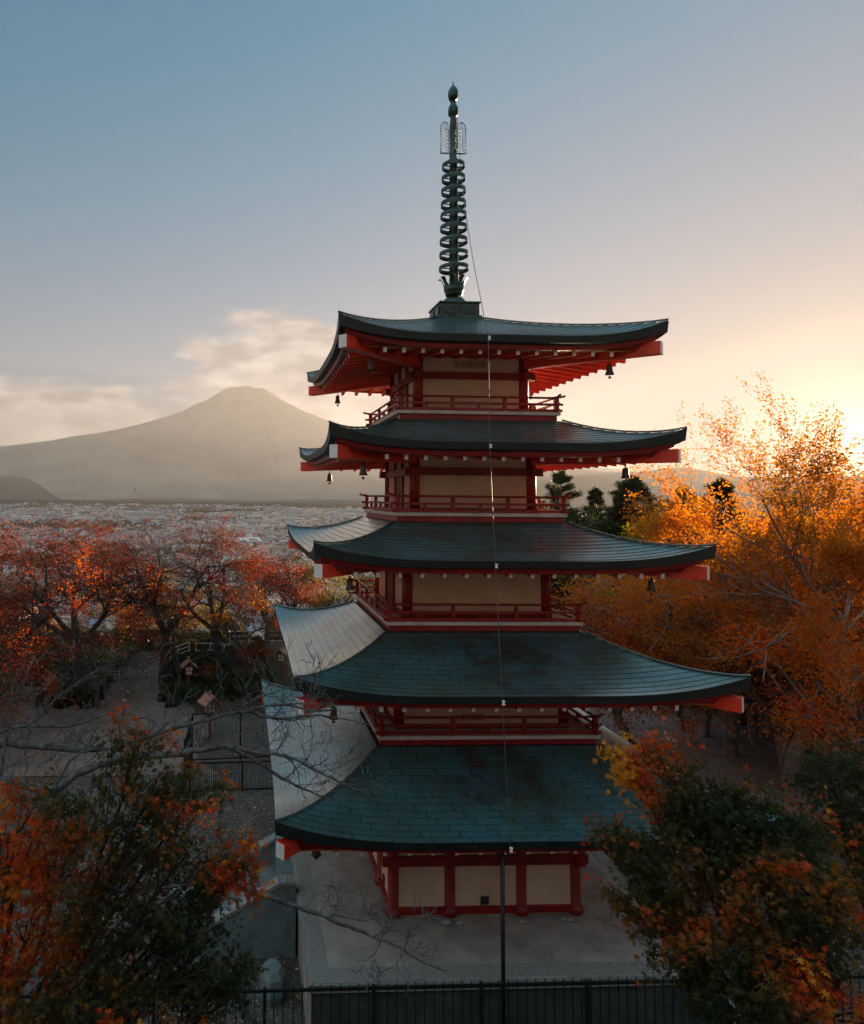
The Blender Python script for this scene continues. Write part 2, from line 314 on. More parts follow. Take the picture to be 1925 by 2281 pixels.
def kick(t): return max(0.0, (abs(t)-0.28)/0.72)**2.8
def make_roof(i):
    E, zt, zm, wi, zi = ROOF[i]; rise = zt-zm; B = BODY[i][0]
    slope = E-wi; NC = max(9, int(round(slope/0.160))) if i != 5 else 17
    NU = 36
    def W(s, t): return wi+(E-0.10*(1-abs(t)**3)-wi)*s
    def Z(s, t): return zi-(zi-zm)*(1-(1-s)**(1.15 if i == 5 else 1.45))+rise*kick(t)*s**1.9
    def P(s, t, dz=0.0):
        w = W(s, t); return (t*(wi+(E-wi)*s), -w, Z(s, t)+dz)
    top = MB(); ts = [-1+2*j/NU for j in range(NU+1)]
    # denser towards corners
    ts = [math.copysign(abs(t)**0.8, t) for t in ts]
    lap = 0.010
    for k in range(4):
        for c in range(NC):
            s0, s1 = c/NC, (c+1)/NC
            for j in range(NU):
                a, b = ts[j], ts[j+1]
                pts = [P(s0, a, 0.002), P(s0, b, 0.002), P(s1, b, lap), P(s1, a, lap)]
                uv = [(pts[0][0], c+1.0), (pts[1][0], c+1.0), (pts[2][0], c+0.0), (pts[3][0], c+0.0)]
                uv = [(u+((c*7) % 11)*0.131, v) for u, v in uv]
                top.quad([ROT[k] @ Vector(p) for p in (pts[3], pts[2], pts[1], pts[0])], 0, [uv[3], uv[2], uv[1], uv[0]])
                q = [P(s1, a, lap), P(s1, b, lap), P(s1, b, -0.004), P(s1, a, -0.004)]
                top.quad([ROT[k] @ Vector(p) for p in (q[3], q[2], q[1], q[0])], 1)
        # hip seam
        hp = [P(s, 1.0, 0.03) for s in np.linspace(0, 1, 14)]
        top.tube([ROT[k] @ Vector(p) for p in hp], 0.022, 6, 0)
    roof = top.build('roof', [M['copper'], M['edge']], pagoda)
    # eave edge: dark thick edge, red board below, board back to the rafters
    ed = MB(); rb = MB(); sf = MB()
    zs = zm-0.225
    for k in range(4):
        for j in range(NU):
            row = []
            for t in (ts[j], ts[j+1]):
                x = t; w = W(1, t); z = Z(1, t); kk = kick(t)
                th = 0.135+0.10*kk
                row.append([(x*E, -w, z-0.004), (x*(E-0.02), -(w-0.02), z-th), (x*(E-0.15), -(w-0.15), z-th-0.03),
                            (x*(E-0.17), -(w-0.17), z-th-0.12), (x*(E-0.24), -(w-0.24), z-th-0.13), (x*(E-0.34), -(w-0.34), zs+0.01)])
            for q in range(5):
                f = [ROT[k] @ Vector(p) for p in (row[0][q], row[0][q+1], row[1][q+1], row[1][q])]
                (ed if q < 2 else rb).quad(f, 0, smooth=False)
            a, b = ts[j], ts[j+1]; wi2 = B-0.05; zb = zs+0.140*(E-0.34-B)
            f = [(a*(E-0.30), -(E-0.34), zs), (a*wi2, -wi2, zb), (b*wi2, -wi2, zb), (b*(E-0.30), -(E-0.34), zs)]
            sf.quad([ROT[k] @ Vector(p) for p in f], 0)
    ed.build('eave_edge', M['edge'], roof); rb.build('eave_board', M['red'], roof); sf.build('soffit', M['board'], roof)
    # hip beams
    zc = zt-0.545; de = E-0.10
    for k in range(4):
        h = MB(); p0 = ROT[k] @ Vector((-(B-0.1), -(B-0.1), zc+0.02)); p1 = ROT[k] @ Vector((-de, -de, zc))
        h.bar(p0, p1, 0.20, 0.27, 0, 1); h.build('hip_beam', [M['glowred'], M['white']], roof, bevel=0.006)
    # rafters: those of the front one by one, the other sides together
    sp = 0.40 if i > 3 else 0.44; n = int((E-0.85)/sp); others = MB()
    for k in range(4):
        spc = sp if k in (0, 2) else sp
        for r in range(-n, n+1):
            x = r*spc
            rafter = MB() if k == 0 else others
            zl = zs-0.07; yi = max(B, abs(x)+0.12 if abs(x) > B else B)
            a = ROT[k] @ Vector((x, -yi, zl+0.140*(E-0.36-yi))); b = ROT[k] @ Vector((x, -(E-0.36), zl))
            rafter.bar(a, b, 0.075, 0.10, 0, 1)
            if k == 0: rafter.build('rafter', [M['glowred'], M['white']], roof)
    others.build('rafters', [M['glowred'], M['white']], roof, kind='stuff')
    return roof
for i in (5, 4, 3, 2, 1): make_roof(i)

def make_body(i):
    B, z0, z1 = BODY[i]; w = MB(); b = B-0.09
    w.box(-b, b, -b, b, z0, z1+0.18)
    wall = w.build('wall', M['cream'], pagoda)
    rc = 0.118
    if i == 1: xs = [-1.0, -0.385, 0.40, 1.0]
    else: xs = [-1.0, 1.0]
    rr = B-rc
    done = set()
    for k in range(4):
        for t in xs:
            p = ROT[k] @ Vector((t*rr, -rr, 0)); key = (round(p.x, 2), round(p.y, 2))
            if key in done: continue
            done.add(key); c = MB()
            if i == 1:
                c.lathe([(0.0, 0.0), (0.145, 0.0), (0.172, 0.05), (0.168, 0.11), (0.135, 0.16), (rc, 0.18), (rc, z1+0.1)], 20, (p.x, p.y, 0.003))
            else: c.tube([(p.x, p.y, z0), (p.x, p.y, z1+0.1)], rc, 20)
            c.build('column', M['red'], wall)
    # horizontal beams proud of the plaster
    if i == 1: zb = [(1.06, 1.25), (0.05, 0.19), (2.0, 2.2)]
    elif i == 5: zb = [(11.655, 11.81), (12.165, 12.27), (10.86, 10.94)]
    elif i == 4: zb = [(9.41, 9.58), (9.93, 10.05), (8.57, 8.66)]
    elif i == 3: zb = [(7.30, 7.50), (6.22, 6.30)]
    else: zb = [(4.86, 5.04), (3.88, 3.96)]
    for q, (a, c) in enumerate(zb):
        m_ = MB()
        ext = 0.13 if q == 0 else 0.0
        for k in range(4):
            o_ = 0.02+0.003*(k % 2)
            bz = 0.0025*(k % 2)
            p0 = ROT[k] @ Vector((-(B+ext), -(B-0.11+o_), (a+c)/2+bz)); p1 = ROT[k] @ Vector(((B+ext), -(B-0.11+o_), (a+c)/2+bz))
            m_.bar(p0, p1, 0.13 if q != 0 else 0.20, c-a)
        m_.build('beam', M['red'], wall, bevel=0.004)
    return wall
walls = {i: make_body(i) for i in (1, 2, 3, 4, 5)}

def vent(parent, x0, x1, z0, z1, y, n):
    v = MB(); v.box(x0, x1, y-0.006, y+0.02, z0, z1, 0)
    o = v.build('vent', [M['vent']], parent); s = MB()
    for k in range(n):
        x = x0+(k+0.5)*(x1-x0)/n; s.box(x-(x1-x0)/n*0.24, x+(x1-x0)/n*0.24, y-0.026, y-0.0062, z0, z1)
    s.build('vent_slats', [M['cream']], parent)
vent(walls[5], -0.39, 0.36, 11.93, 12.09, -1.28, 15)
vent(walls[2], -0.41, 0.08, 4.03, 4.17, -1.86, 10)
v = MB(); v.box(-0.10, 0.07, -2.04, -2.00, 0.22, 0.38); v.build('vent', M['vent'], walls[1])
for yy in (-1.2, 0.2, 1.2):
    v = MB(); v.box(-2.04, -2.00, yy-0.07, yy+0.07, 0.24, 0.42); v.build('vent', M['vent'], walls[1])
# doors at the middle of the west sides, posts beside them
for i in (2, 3, 4, 5):
    B, z0, z1 = BODY[i]; zt = z0+0.95
    d = MB(); d.box(-(B-0.065), -(B-0.12), -0.33, 0.33, z0, zt); dd = d.build('door', M['lampred'], walls[i])
    for y in (-0.40, 0.40):
        q = MB(); q.box(-(B-0.035), -(B-0.13), y-0.06, y+0.06, z0, z1+0.1); q.build('door_post', M['red'], dd)
# bosses
# balconies
def make_balcony(i):
    D, z = DECK[i]; d = MB()
    d.box(-D, D, -D, D, z-0.075, z)
    dk = d.build('balcony', M['deck'], pagoda, bevel=0.004)
    s = MB(); s.box(-(D-0.06), D-0.06, -(D-0.06), D-0.06, z-0.20, z-0.077); s.build('deck_beam', M['red'], dk)
    s = MB(); s.box(-(D-0.01), D-0.01, -(D-0.01), D-0.01, z-0.245, z-0.202); s.build('flashing', M['edge'], dk)
    k_ = 1.0 if i == 5 else 1.1; e = 0.13; r = D-0.07
    for k in range(4):
        dz = 0.004*(k % 2)
        def P(x, y, zz): return ROT[k] @ Vector((x, y, z+zz*k_+dz))
        for zz, w, h, ex in ((0.04, 0.055, 0.06, e), (0.18, 0.045, 0.05, e+0.02)):
            t = MB(); t.bar(P(-r-ex, -r, zz), P(r+ex, -r, zz), w, h); t.build('rail', M['red'], dk)
        t = MB(); t.tube([P(-r-e-0.08, -r, 0.375), P(-r-e*0.2, -r, 0.335), P(-r+0.2, -r, 0.33), P(r-0.2, -r, 0.33), P(r+e*0.2, -r, 0.335), P(r+e+0.08, -r, 0.375)],
                         0.026, 8); t.build('rail', M['red'], dk)
        for x in (-r/3, r/3):
            t = MB(); t.bar(P(x, -r, 0.0), P(x, -r, 0.27), 0.075, 0.065, up=ROT[k] @ Vector((0, 1, 0)))
            t.lathe([(0.0, 0), (0.045, 0.0), (0.05, 0.02*k_), (0.03, 0.05*k_)], 8, tuple(P(x, -r, 0.262))); t.build('post', M['red'], dk)
        t = MB(); t.bar(P(-r, -r, 0.0), P(-r, -r, 0.36), 0.095, 0.095, up=(0, 1, 0)); t.build('post', M['red'], dk, bevel=0.005)
        t = MB()
        for x in (-r*2/3, 0, r*2/3): t.bar(P(x, -r, 0.05), P(x, -r, 0.17), 0.06, 0.045, up=ROT[k] @ Vector((0, 1, 0)))
        t.build('strut', M['red'], dk)
for i in (5, 4, 3, 2): make_balcony(i)

# spire
fin = empty('spire'); fin.parent = pagoda
b = MB(); b.box(-0.49, 0.49, -0.49, 0.49, 13.40, 13.70); b.box(-0.60, 0.60, -0.60, 0.60, 13.24, 13.34); b.box(-0.54, 0.54, -0.54, 0.54, 13.34, 13.40)
b.box(-0.52, 0.52, -0.52, 0.52, 13.70, 13.75); b.build('dew_basin', M['bronze'], fin, bevel=0.01)
pn = MB()
for k in range(4):
    for x in (-0.24, 0.24):
        for (rr_, y_, mi) in ((0.20, 0.503, 0), (0.165, 0.516, 1)):
            pts = []
            for a in np.linspace(0, 2*math.pi, 24, endpoint=False):
                ca, sa = math.cos(a), math.sin(a)
                px_ = math.copysign(abs(ca)**0.55, ca)*rr_; pz_ = math.copysign(abs(sa)**0.55, sa)*rr_*0.72
                pts.append(ROT[k] @ Vector((x+px_, -y_, 13.55+pz_*0.9)))
            pn.quad(pts, mi)
pn.build('basin_panels', [M['bronze2'], M['bronze']], fin)
b = MB(); b.lathe([(0.31, 13.75), (0.31, 13.78), (0.29, 13.87), (0.22, 13.95), (0.12, 14.0), (0.10, 14.03)], 28); b.build('inverted_bowl', M['bronze'], fin)
b = MB(); b.lathe([(0.10, 13.99), (0.19, 14.01), (0.22, 14.05), (0.21, 14.09), (0.24, 14.13), (0.26, 14.25), (0.24, 14.25), (0.12, 14.17)], 24)
crown = b.build('lotus_crown', M['bronze'], fin)
for k in range(8):
    a = k*math.pi/4+0.35; ca, sa = math.cos(a), math.sin(a); b = MB()
    pf = [(0.24, 14.19, 0.06), (0.26, 14.31, 0.038), (0.30, 14.41, 0.06), (0.35, 14.475, 0.065), (0.40, 14.47, 0.02)]
    L_ = []; R_ = []
    for r_, z_, w_ in pf:
        L_.append((ca*r_-sa*w_, sa*r_+ca*w_, z_)); R_.append((ca*r_+sa*w_, sa*r_-ca*w_, z_))
    off = Vector((ca, sa, -0.3))*0.02
    for q in range(4):
        b.quad([L_[q], R_[q], R_[q+1], L_[q+1]], 0); b.quad([Vector(p)-off for p in (L_[q+1], R_[q+1], R_[q], L_[q])], 0)
        b.quad([L_[q], L_[q+1], Vector(L_[q+1])-off, Vector(L_[q])-off], 0); b.quad([R_[q+1], R_[q], Vector(R_[q])-off, Vector(R_[q+1])-off], 0)
    b.build('petal', M['bronze'], crown)
b = MB(); b.lathe([(0.115, 14.02), (0.115, 15.5), (0.105, 16.6), (0.095, 17.5), (0.105, 17.52), (0.105, 17.6), (0.085, 17.62), (0.085, 18.35),
                  (0.095, 18.4), (0.07, 18.7), (0.075, 18.72), (0.125, 18.76), (0.13, 18.9), (0.105, 19.0), (0.07, 19.04), (0.07, 19.16), (0.10, 19.16),
                  (0.125, 19.24), (0.132, 19.35), (0.10, 19.46), (0.05, 19.53), (0.02, 19.56), (0.012, 19.66), (0.0, 19.67)], 20)
b.build('shaft', M['bronze'], fin)
ringz = [17.42, 17.09, 16.76, 16.42, 16.12, 15.79, 15.45, 15.10, 14.74]
for k, z in enumerate(ringz):
    r_ = 0.285+0.085*k/8; b = MB()
    b.lathe([(r_, -0.065), (r_*1.02, 0.0), (r_, 0.045), (r_-0.018, 0.045), (r_-0.018, -0.06), (r_, -0.065)], 32, (0, 0, z))
    for q in range(4):
        a = q*math.pi/2+0.15; b.bar((math.cos(a)*0.08, math.sin(a)*0.08, z-0.02), (math.cos(a)*(r_-0.01), math.sin(a)*(r_-0.01), z-0.02), 0.04, 0.016)
    b.build('ring', M['bronze'], fin)
# openwork flame on four sides
def flame(ang):
    b = MB(); ca, sa = math.cos(ang), math.sin(ang)
    def pt(r_, z_): return (ca*r_, sa*r_, z_)
    w = 0.009
    out = [pt(0.09, 17.76), pt(0.33, 17.76), pt(0.33, 18.38), pt(0.315, 18.48), pt(0.27, 18.55), pt(0.21, 18.585)]
    b.tube(out, w*1.2, 5)
    b.tube([pt(0.09, 17.74), pt(0.34, 17.74)], w*1.3, 5)
    for k in range(9):
        z_ = 17.79+k*0.075; s_ = 0.05
        arc = [pt(0.32-0.085*math.sin(t)*1.0, z_+0.075*(1-math.cos(t))*0.9) for t in np.linspace(0, 1.9, 6)]
        b.tube(arc, w*0.75, 4)
    for k in range(6):
        z_ = 17.80+k*0.10
        c_ = (0.155, z_+0.045)
        arc = [pt(c_[0]+0.05*math.cos(t)*(1-0.06*t), c_[1]+0.05*math.sin(t)*(1-0.06*t)) for t in np.linspace((-1)**k*0.5, (-1)**k*0.5+5.2, 12)]
        b.tube(arc, w*0.75, 4); b.tube([pt(0.09, z_), pt(0.13, z_+0.01)], w*0.8, 4)
    for k in range(3):
        b.tube([pt(0.10+0.05*k, 18.30+0.03*k), pt(0.14+0.05*k, 18.42+0.02*k), pt(0.13+0.04*k, 18.53+0.015*k), pt(0.19+0.01*k, 18.58)], w*0.75, 4)
    return b
for k in range(4): flame(k*math.pi/2).build('flame_plate', M['iron'], fin)

# lightning cable down the front, with insulators
cab = MB()
p_ = [(0.13, -0.10, 17.72), (0.10, -0.55, 16.2), (0.02, -1.35, 14.6), (-0.12, -2.3, 13.3), (-0.36, -3.42, 12.17)]
for i in (4, 3, 2, 1):
    E = ROOF[i][0]; p_.append((-0.40-0.02*(4-i), -(E-0.06), ROOF[i][2]-0.03))
pts = []
for a, b_ in zip(p_[:-1], p_[1:]):
    for t in np.linspace(0, 1, 7)[:-1]:
        sag = -0.05*math.sin(math.pi*t); pts.append(tuple(np.array(a)*(1-t)+np.array(b_)*t+np.array([0, 0, sag])))
pts.append(p_[-1]); pts.append((-0.47, -4.60, 2.45)); cab.tube(pts, 0.0085, 5)
cable = cab.build('lightning_cable', M['wire'], pagoda)
for q in p_[4:]:
    s = MB(); s.lathe([(0, -0.04), (0.03, -0.04), (0.03, -0.015), (0.015, -0.005), (0.015, 0.005), (0.03, 0.015), (0.03, 0.04), (0, 0.04)], 10, (q[0], q[1]-0.06, q[2]-0.05))
    s.build('insulator', M['porcelain'], cable)

# wind bells
bell0 = None
def bell_parts(root):
    b = MB(); b.lathe([(0.0, -0.06), (0.03, -0.06), (0.055, -0.075), (0.062, -0.11), (0.066, -0.20), (0.085, -0.26), (0.095, -0.285), (0.085, -0.285), (0.05, -0.2), (0, -0.12)], 16)
    b.build('bell_body', M['bronze2'], root)
    h = MB(); h.tube([(0, 0, 0.06), (0, 0, -0.06)], 0.007, 6); h.tube([(0.02*math.cos(t), 0, -0.035+0.025*math.sin(t)) for t in np.linspace(0, 6.28, 10)], 0.006, 5)
    h.build('hanger', M['iron'], root)
    c = MB(); c.tube([(0, 0, -0.12), (0, 0, -0.33)], 0.004, 5); c.box(-0.03, 0.03, -0.003, 0.003, -0.37, -0.32); c.build('clapper', M['bronze2'], root)
ORD = {5: 'topmost', 4: 'second highest', 3: 'middle', 2: 'second lowest', 1: 'lowest'}
CORN = [(-1, -1, 'near left'), (1, -1, 'near right'), (-1, 1, 'far left'), (1, 1, 'far right')]
for i in (5, 4, 3, 2, 1):
    E, zt = ROOF[i][:2]
    for (a, c, nm) in CORN:
        d_ = E-0.82; z = zt-0.545-0.135-0.02-0.10*(E-0.10-d_)/(E-0.1-BODY[i][0]); z = round(z+0.03, 3)
        lab = 'small dark bronze wind bell under the %s corner of the %s roof' % (nm, ORD[i])
        r = empty('wind_bell', (a*d_, c*d_, z), label=lab, cat='bell', group='wind bells under the roof corners')
        if bell0 is None: bell_parts(r); bell0 = r; kids = list(r.children)
        else:
            for ch in kids:
                q = ch.copy(); col.objects.link(q); q.parent = r

# ================================================================== LAND
rng = np.random.default_rng(7)
def vnoise(x, y, seed=0):
    """smooth value noise, roughly -1..1"""
    xi = np.floor(x).astype(np.int64); yi = np.floor(y).astype(np.int64); fx = x-xi; fy = y-yi
    fx = fx*fx*(3-2*fx); fy = fy*fy*(3-2*fy)
    def h(a, b):
        n = (a*374761393+b*668265263+seed*974634777) & 0x7fffffff
        n = ((n ^ (n >> 13))*1274126177) & 0x7fffffff
        return ((n ^ (n >> 16)) & 0xffff)/32767.5-1
    return (h(xi, yi)*(1-fx)+h(xi+1, yi)*fx)*(1-fy)+(h(xi, yi+1)*(1-fx)+h(xi+1, yi+1)*fx)*fy
def fbm(x, y, o=4, seed=0):
    s = 0; a = 1.0; t = 0
    for k in range(o): s = s+a*vnoise(x*2**k, y*2**k, seed+k*17); t += a; a *= 0.5
    return s/t
TER, VAL = -1.4, -140.0
def sstep(a, b, x): t = np.clip((x-a)/(b-a), 0, 1); return t*t*(3-2*t)
def ground_z(x, y):
    x = np.asarray(x, float); y = np.asarray(y, float)
    z = np.full(np.broadcast(x, y).shape, TER)
    # hillside behind and below the camera
    s = np.maximum(-5.4-y, 0); hill = np.where(s < 11.2, s*0.735, 8.2)+np.maximum(s-15.5, 0)*0.22
    z = z+hill
    # rising ground to the right
    z = z+sstep(20, 60, x)*5.5*sstep(-30, 0, y)
    # edge of the terrace: falls to the valley on the left and beyond
    e = np.maximum(y-(33+np.clip(x, 0, 60)*0.9+1.5*np.sin(x*0.3)), -(x+26+2*np.sin(y*0.2))*0.9)
    e = np.where(y < -10, np.minimum(e, np.maximum(-(x+26)*0.9, -50)), e)
    d = np.maximum(e, 0); fall = -0.58*np.maximum(d-2, 0)-0.07*np.minimum(d, 4)**1.5
    rough = fbm(x*0.05, y*0.05, 4, 3)*np.clip(d*0.08, 0, 6)
    z = z+fall+rough
    k = 6.0
    far = np.sqrt((x-CAM[0])**2+(y-CAM[1])**2)
    base = VAL+np.clip((far-1000)/3600, 0, 1)*100+fbm(x*0.0012, y*0.0012, 3, 9)*4*sstep(400, 2500, far)
    return np.maximum(z, base)+0.04*fbm(x*0.7, y*0.7, 3, 5)*(d < 400)

radii = np.concatenate([np.arange(0.5, 60, 0.9), np.geomspace(60, 15000, 110)])
NA = 520
A, RR = np.meshgrid(np.linspace(0, 2*np.pi, NA, endpoint=False), radii)
X = CAM[0]+RR*np.sin(A); Y = CAM[1]+RR*np.cos(A)
Y = np.maximum(Y, -240+0*Y); X = np.clip(X, -14000, 3800)
V = np.stack([X, Y, ground_z(X, Y)], -1).reshape(-1, 3)
nr = len(radii); ii, jj = np.meshgrid(np.arange(nr-1), np.arange(NA), indexing='ij'); j2 = (jj+1) % NA
Q = np.stack([ii*NA+jj, ii*NA+j2, (ii+1)*NA+j2, (ii+1)*NA+jj], -1).reshape(-1, 4)[:, ::-1]
def ground_mat():
    mt = bpy.data.materials.new('hillside_soil'); mt.use_nodes = True; nt = mt.node_tree; p = nt.nodes['Principled BSDF']; ln = nt.links.new
    t = nd(nt, 'ShaderNodeTexCoord')
    def noise(s, d=6.0): n = nd(nt, 'ShaderNodeTexNoise', i_Scale=s, i_Detail=d, i_Roughness=0.65); ln(t.outputs['Object'], n.inputs['Vector']); return n.outputs[0]
    def ramp(v, a, b): r = nd(nt, 'ShaderNodeMapRange', i_1=a, i_2=b); ln(v, r.inputs[0]); return r.outputs[0]
    def mix(f, a, b):
        x = nd(nt, 'ShaderNodeMixRGB'); ln(f, x.inputs[0])
        for k, v in ((1, a), (2, b)):
            if isinstance(v, tuple): x.inputs[k].default_value = v+(1,)
            else: ln(v, x.inputs[k])
        return x.outputs[0]
    near = mix(ramp(noise(1.3), 0.4, 0.6), (0.045, 0.038, 0.032), (0.080, 0.068, 0.058))
    vo = nd(nt, 'ShaderNodeTexVoronoi', i_Scale=9.0); ln(t.outputs['Object'], vo.inputs['Vector'])
    near = mix(ramp(vo.outputs['Distance'], 0.10, 0.22), (0.19, 0.17, 0.15), near)
    farc = mix(ramp(noise(0.004), 0.42, 0.6), (0.060, 0.060, 0.040), (0.12, 0.085, 0.055))
    farc = mix(ramp(noise(0.03), 0.45, 0.62), farc, (0.045, 0.055, 0.032))
    sp = nd(nt, 'ShaderNodeSeparateXYZ'); ln(t.outputs['Object'], sp.inputs[0])
    dz = nd(nt, 'ShaderNodeMapRange', i_1=-6.0, i_2=-2.2, i_3=0.0, i_4=1.0); ln(sp.outputs[2], dz.inputs[0])
    ln(mix(dz.outputs[0], farc, near), p.inputs['Base Color']); p.inputs['Roughness'].default_value = 0.95
    b = nd(nt, 'ShaderNodeBump', i_Strength=0.6, i_Distance=0.04); ln(noise(14.0), b.inputs['Height']); ln(b.outputs[0], p.inputs['Normal'])
    return mt
M['ground'] = ground_mat()
np_mesh('ground', V, Q, M['ground'], smooth=True, kind='structure')

def path_mat(name, c1, c2, leafc, lo):
    mt = bpy.data.materials.new(name); mt.use_nodes = True; nt = mt.node_tree; p = nt.nodes['Principled BSDF']; ln = nt.links.new
    t = nd(nt, 'ShaderNodeTexCoord')
    n = nd(nt, 'ShaderNodeTexNoise', i_Scale=0.7, i_Detail=8.0, i_Roughness=0.7); ln(t.outputs['Object'], n.inputs['Vector'])
    r = nd(nt, 'ShaderNodeMapRange', i_1=0.35, i_2=0.65); ln(n.outputs[0], r.inputs[0])
    x = nd(nt, 'ShaderNodeMixRGB', i_Color1=c1+(1,), i_Color2=c2+(1,)); ln(r.outputs[0], x.inputs[0])
    v = nd(nt, 'ShaderNodeTexVoronoi', i_Scale=6.0, i_Randomness=1.0); ln(t.outputs['Object'], v.inputs['Vector'])
    r2 = nd(nt, 'ShaderNodeMapRange', i_1=0.16, i_2=0.10); ln(v.outputs['Distance'], r2.inputs[0])
    n2 = nd(nt, 'ShaderNodeTexNoise', i_Scale=0.5, i_Detail=4.0); ln(t.outputs['Object'], n2.inputs['Vector'])
    r3 = nd(nt, 'ShaderNodeMapRange', i_1=lo, i_2=lo+0.15); ln(n2.outputs[0], r3.inputs[0])
    m1 = nd(nt, 'ShaderNodeMath', operation='MULTIPLY'); ln(r2.outputs[0], m1.inputs[0]); ln(r3.outputs[0], m1.inputs[1])
    y = nd(nt, 'ShaderNodeMixRGB', i_Color2=leafc+(1,)); ln(m1.outputs[0], y.inputs[0]); ln(x.outputs[0], y.inputs[1])
    ln(y.outputs[0], p.inputs['Base Color']); p.inputs['Roughness'].default_value = 0.9
    n3 = nd(nt, 'ShaderNodeTexNoise', i_Scale=12.0, i_Detail=6.0); ln(t.outputs['Object'], n3.inputs['Vector'])
    b = nd(nt, 'ShaderNodeBump', i_Strength=0.5, i_Distance=0.03); ln(n3.outputs[0], b.inputs['Height']); ln(b.outputs[0], p.inputs['Normal'])
    return mt
M['plaza'] = path_mat('pale_trodden_earth', (0.17, 0.125, 0.105), (0.10, 0.075, 0.065), (0.16, 0.06, 0.03), 0.36)
M['lane'] = path_mat('grey_lane_surface', (0.22, 0.19, 0.18), (0.15, 0.13, 0.12), (0.20, 0.06, 0.035), 0.40)
def sheet(name, outline_fn, u, v, m_, dz, **kw):
    """sheet following the ground between two edge curves"""
    U_, V_ = np.meshgrid(u, v); XY = outline_fn(U_, V_)
    P_ = np.stack([XY[0], XY[1], ground_z(XY[0], XY[1])+dz], -1).reshape(-1, 3)
    n, k = U_.shape; a, b = np.meshgrid(np.arange(n-1), np.arange(k-1), indexing='ij')
    q = np.stack([a*k+b, a*k+b+1, (a+1)*k+b+1, (a+1)*k+b], -1).reshape(-1, 4)
    return np_mesh(name, P_, q, m_, smooth=True, **kw)
# open plaza to the left, running back between the trees
def plaza(u, v):
    y = 9.0+u*18; w0 = -27+u*4+0.6*np.sin(y*1.3); w1 = -6.2-u*2.6+0.5*np.sin(y*0.9+1); w1 = np.where(u > 0.55, w1-(u-0.55)*2, w1)
    return w0+(w1-w0)*v, y
sheet('path', plaza, np.linspace(0, 1, 60), np.linspace(0, 1, 60), M['plaza'], 0.03, kind='structure')
def lane(u, v):
    y = -2+u*32; c = 17.6-u*7.5+0.3*np.sin(y*0.5); w = 3.4+0.4*np.sin(y*0.7+2)
    return c+(v-0.5)*w*2, y
sheet('path', lane, np.linspace(0, 1, 90), np.linspace(0, 1, 24), M['lane'], 0.035, kind='structure')

# ------------------------------------------------------------------ great mountain
def at(px, py, dist):
    """world point seen at photo pixel px, py, at a horizontal distance"""
    d = F+Rt*(px-(962.5-346.44))/1527+Up*((1140.5-117.32)-py)/1527
    return CAM+d*dist/math.hypot(d[0], d[1])
FS = 0.4412                                  # the mountain stands 7.5 km away
pk = at(548, 868, 7500); PX, PY = pk[0], pk[1]
pr_ = np.array([0, 15, 46, 60, 95, 116, 142, 190, 240, 296, 350, 428, 540, 700, 900, 1150, 1500])*11.13*FS
ph_ = np.array([232, 236, 239, 230, 208, 199, 184, 165, 149, 133, 123, 108, 90, 66, 42, 18, -8])*11.2*FS
ra = np.concatenate([np.linspace(0, 220, 8), np.geomspace(247, 7000, 90)]); NB = 420
B_, R_ = np.meshgrid(np.linspace(0, 2*np.pi, NB, endpoint=False), ra)
hh = np.interp(R_, pr_, ph_)
gul = (np.abs(fbm(B_*26/ (2*np.pi)*2, R_*0.0009, 4, 21)))*np.interp(R_, [0, 180, 700, 2200, 4000, 6600], [0, 15, 70, 55, 35, 10])
rim = fbm(B_*2.2+3, R_*0.004, 3, 5)*np.interp(R_, [0, 130, 260, 500], [14, 26, 20, 0])
X = PX+R_*np.sin(B_); Y = PY+R_*np.cos(B_); keep_x = np.clip(X, -14000, 3800); Y = np.minimum(Y, 14500)
Zm = 8.9+hh-gul+rim+fbm(X*0.0014, Y*0.0014, 3, 8)*14*np.clip(R_/2600, 0, 1)
fd = np.sqrt((X-CAM[0])**2+(Y-CAM[1])**2); Zm = np.where(Y < PY, (VAL+20)+(Zm-(VAL+20))*sstep(4700, 7100, fd), Zm)-30*(1-sstep(4300, 5200, fd))
Zm = np.minimum(Zm, np.where(X > 3800, -200, 9e9))
V = np.stack([keep_x, Y, Zm], -1).reshape(-1, 3)
nr = len(ra); ii, jj = np.meshgrid(np.arange(nr-1), np.arange(NB), indexing='ij'); j2 = (jj+1) % NB
Q = np.stack([ii*NB+jj, ii*NB+j2, (ii+1)*NB+j2, (ii+1)*NB+jj], -1).reshape(-1, 4)[:, ::-1]
M['fuji'] = mat('volcanic_slope', (0.30, 0.235, 0.18), 0.95, color2=(0.20, 0.15, 0.11), scale=0.002)  # paler than the real slope: part of the haze put into its colour
np_mesh('mountain', V, Q, M['fuji'], smooth=True, kind='structure')
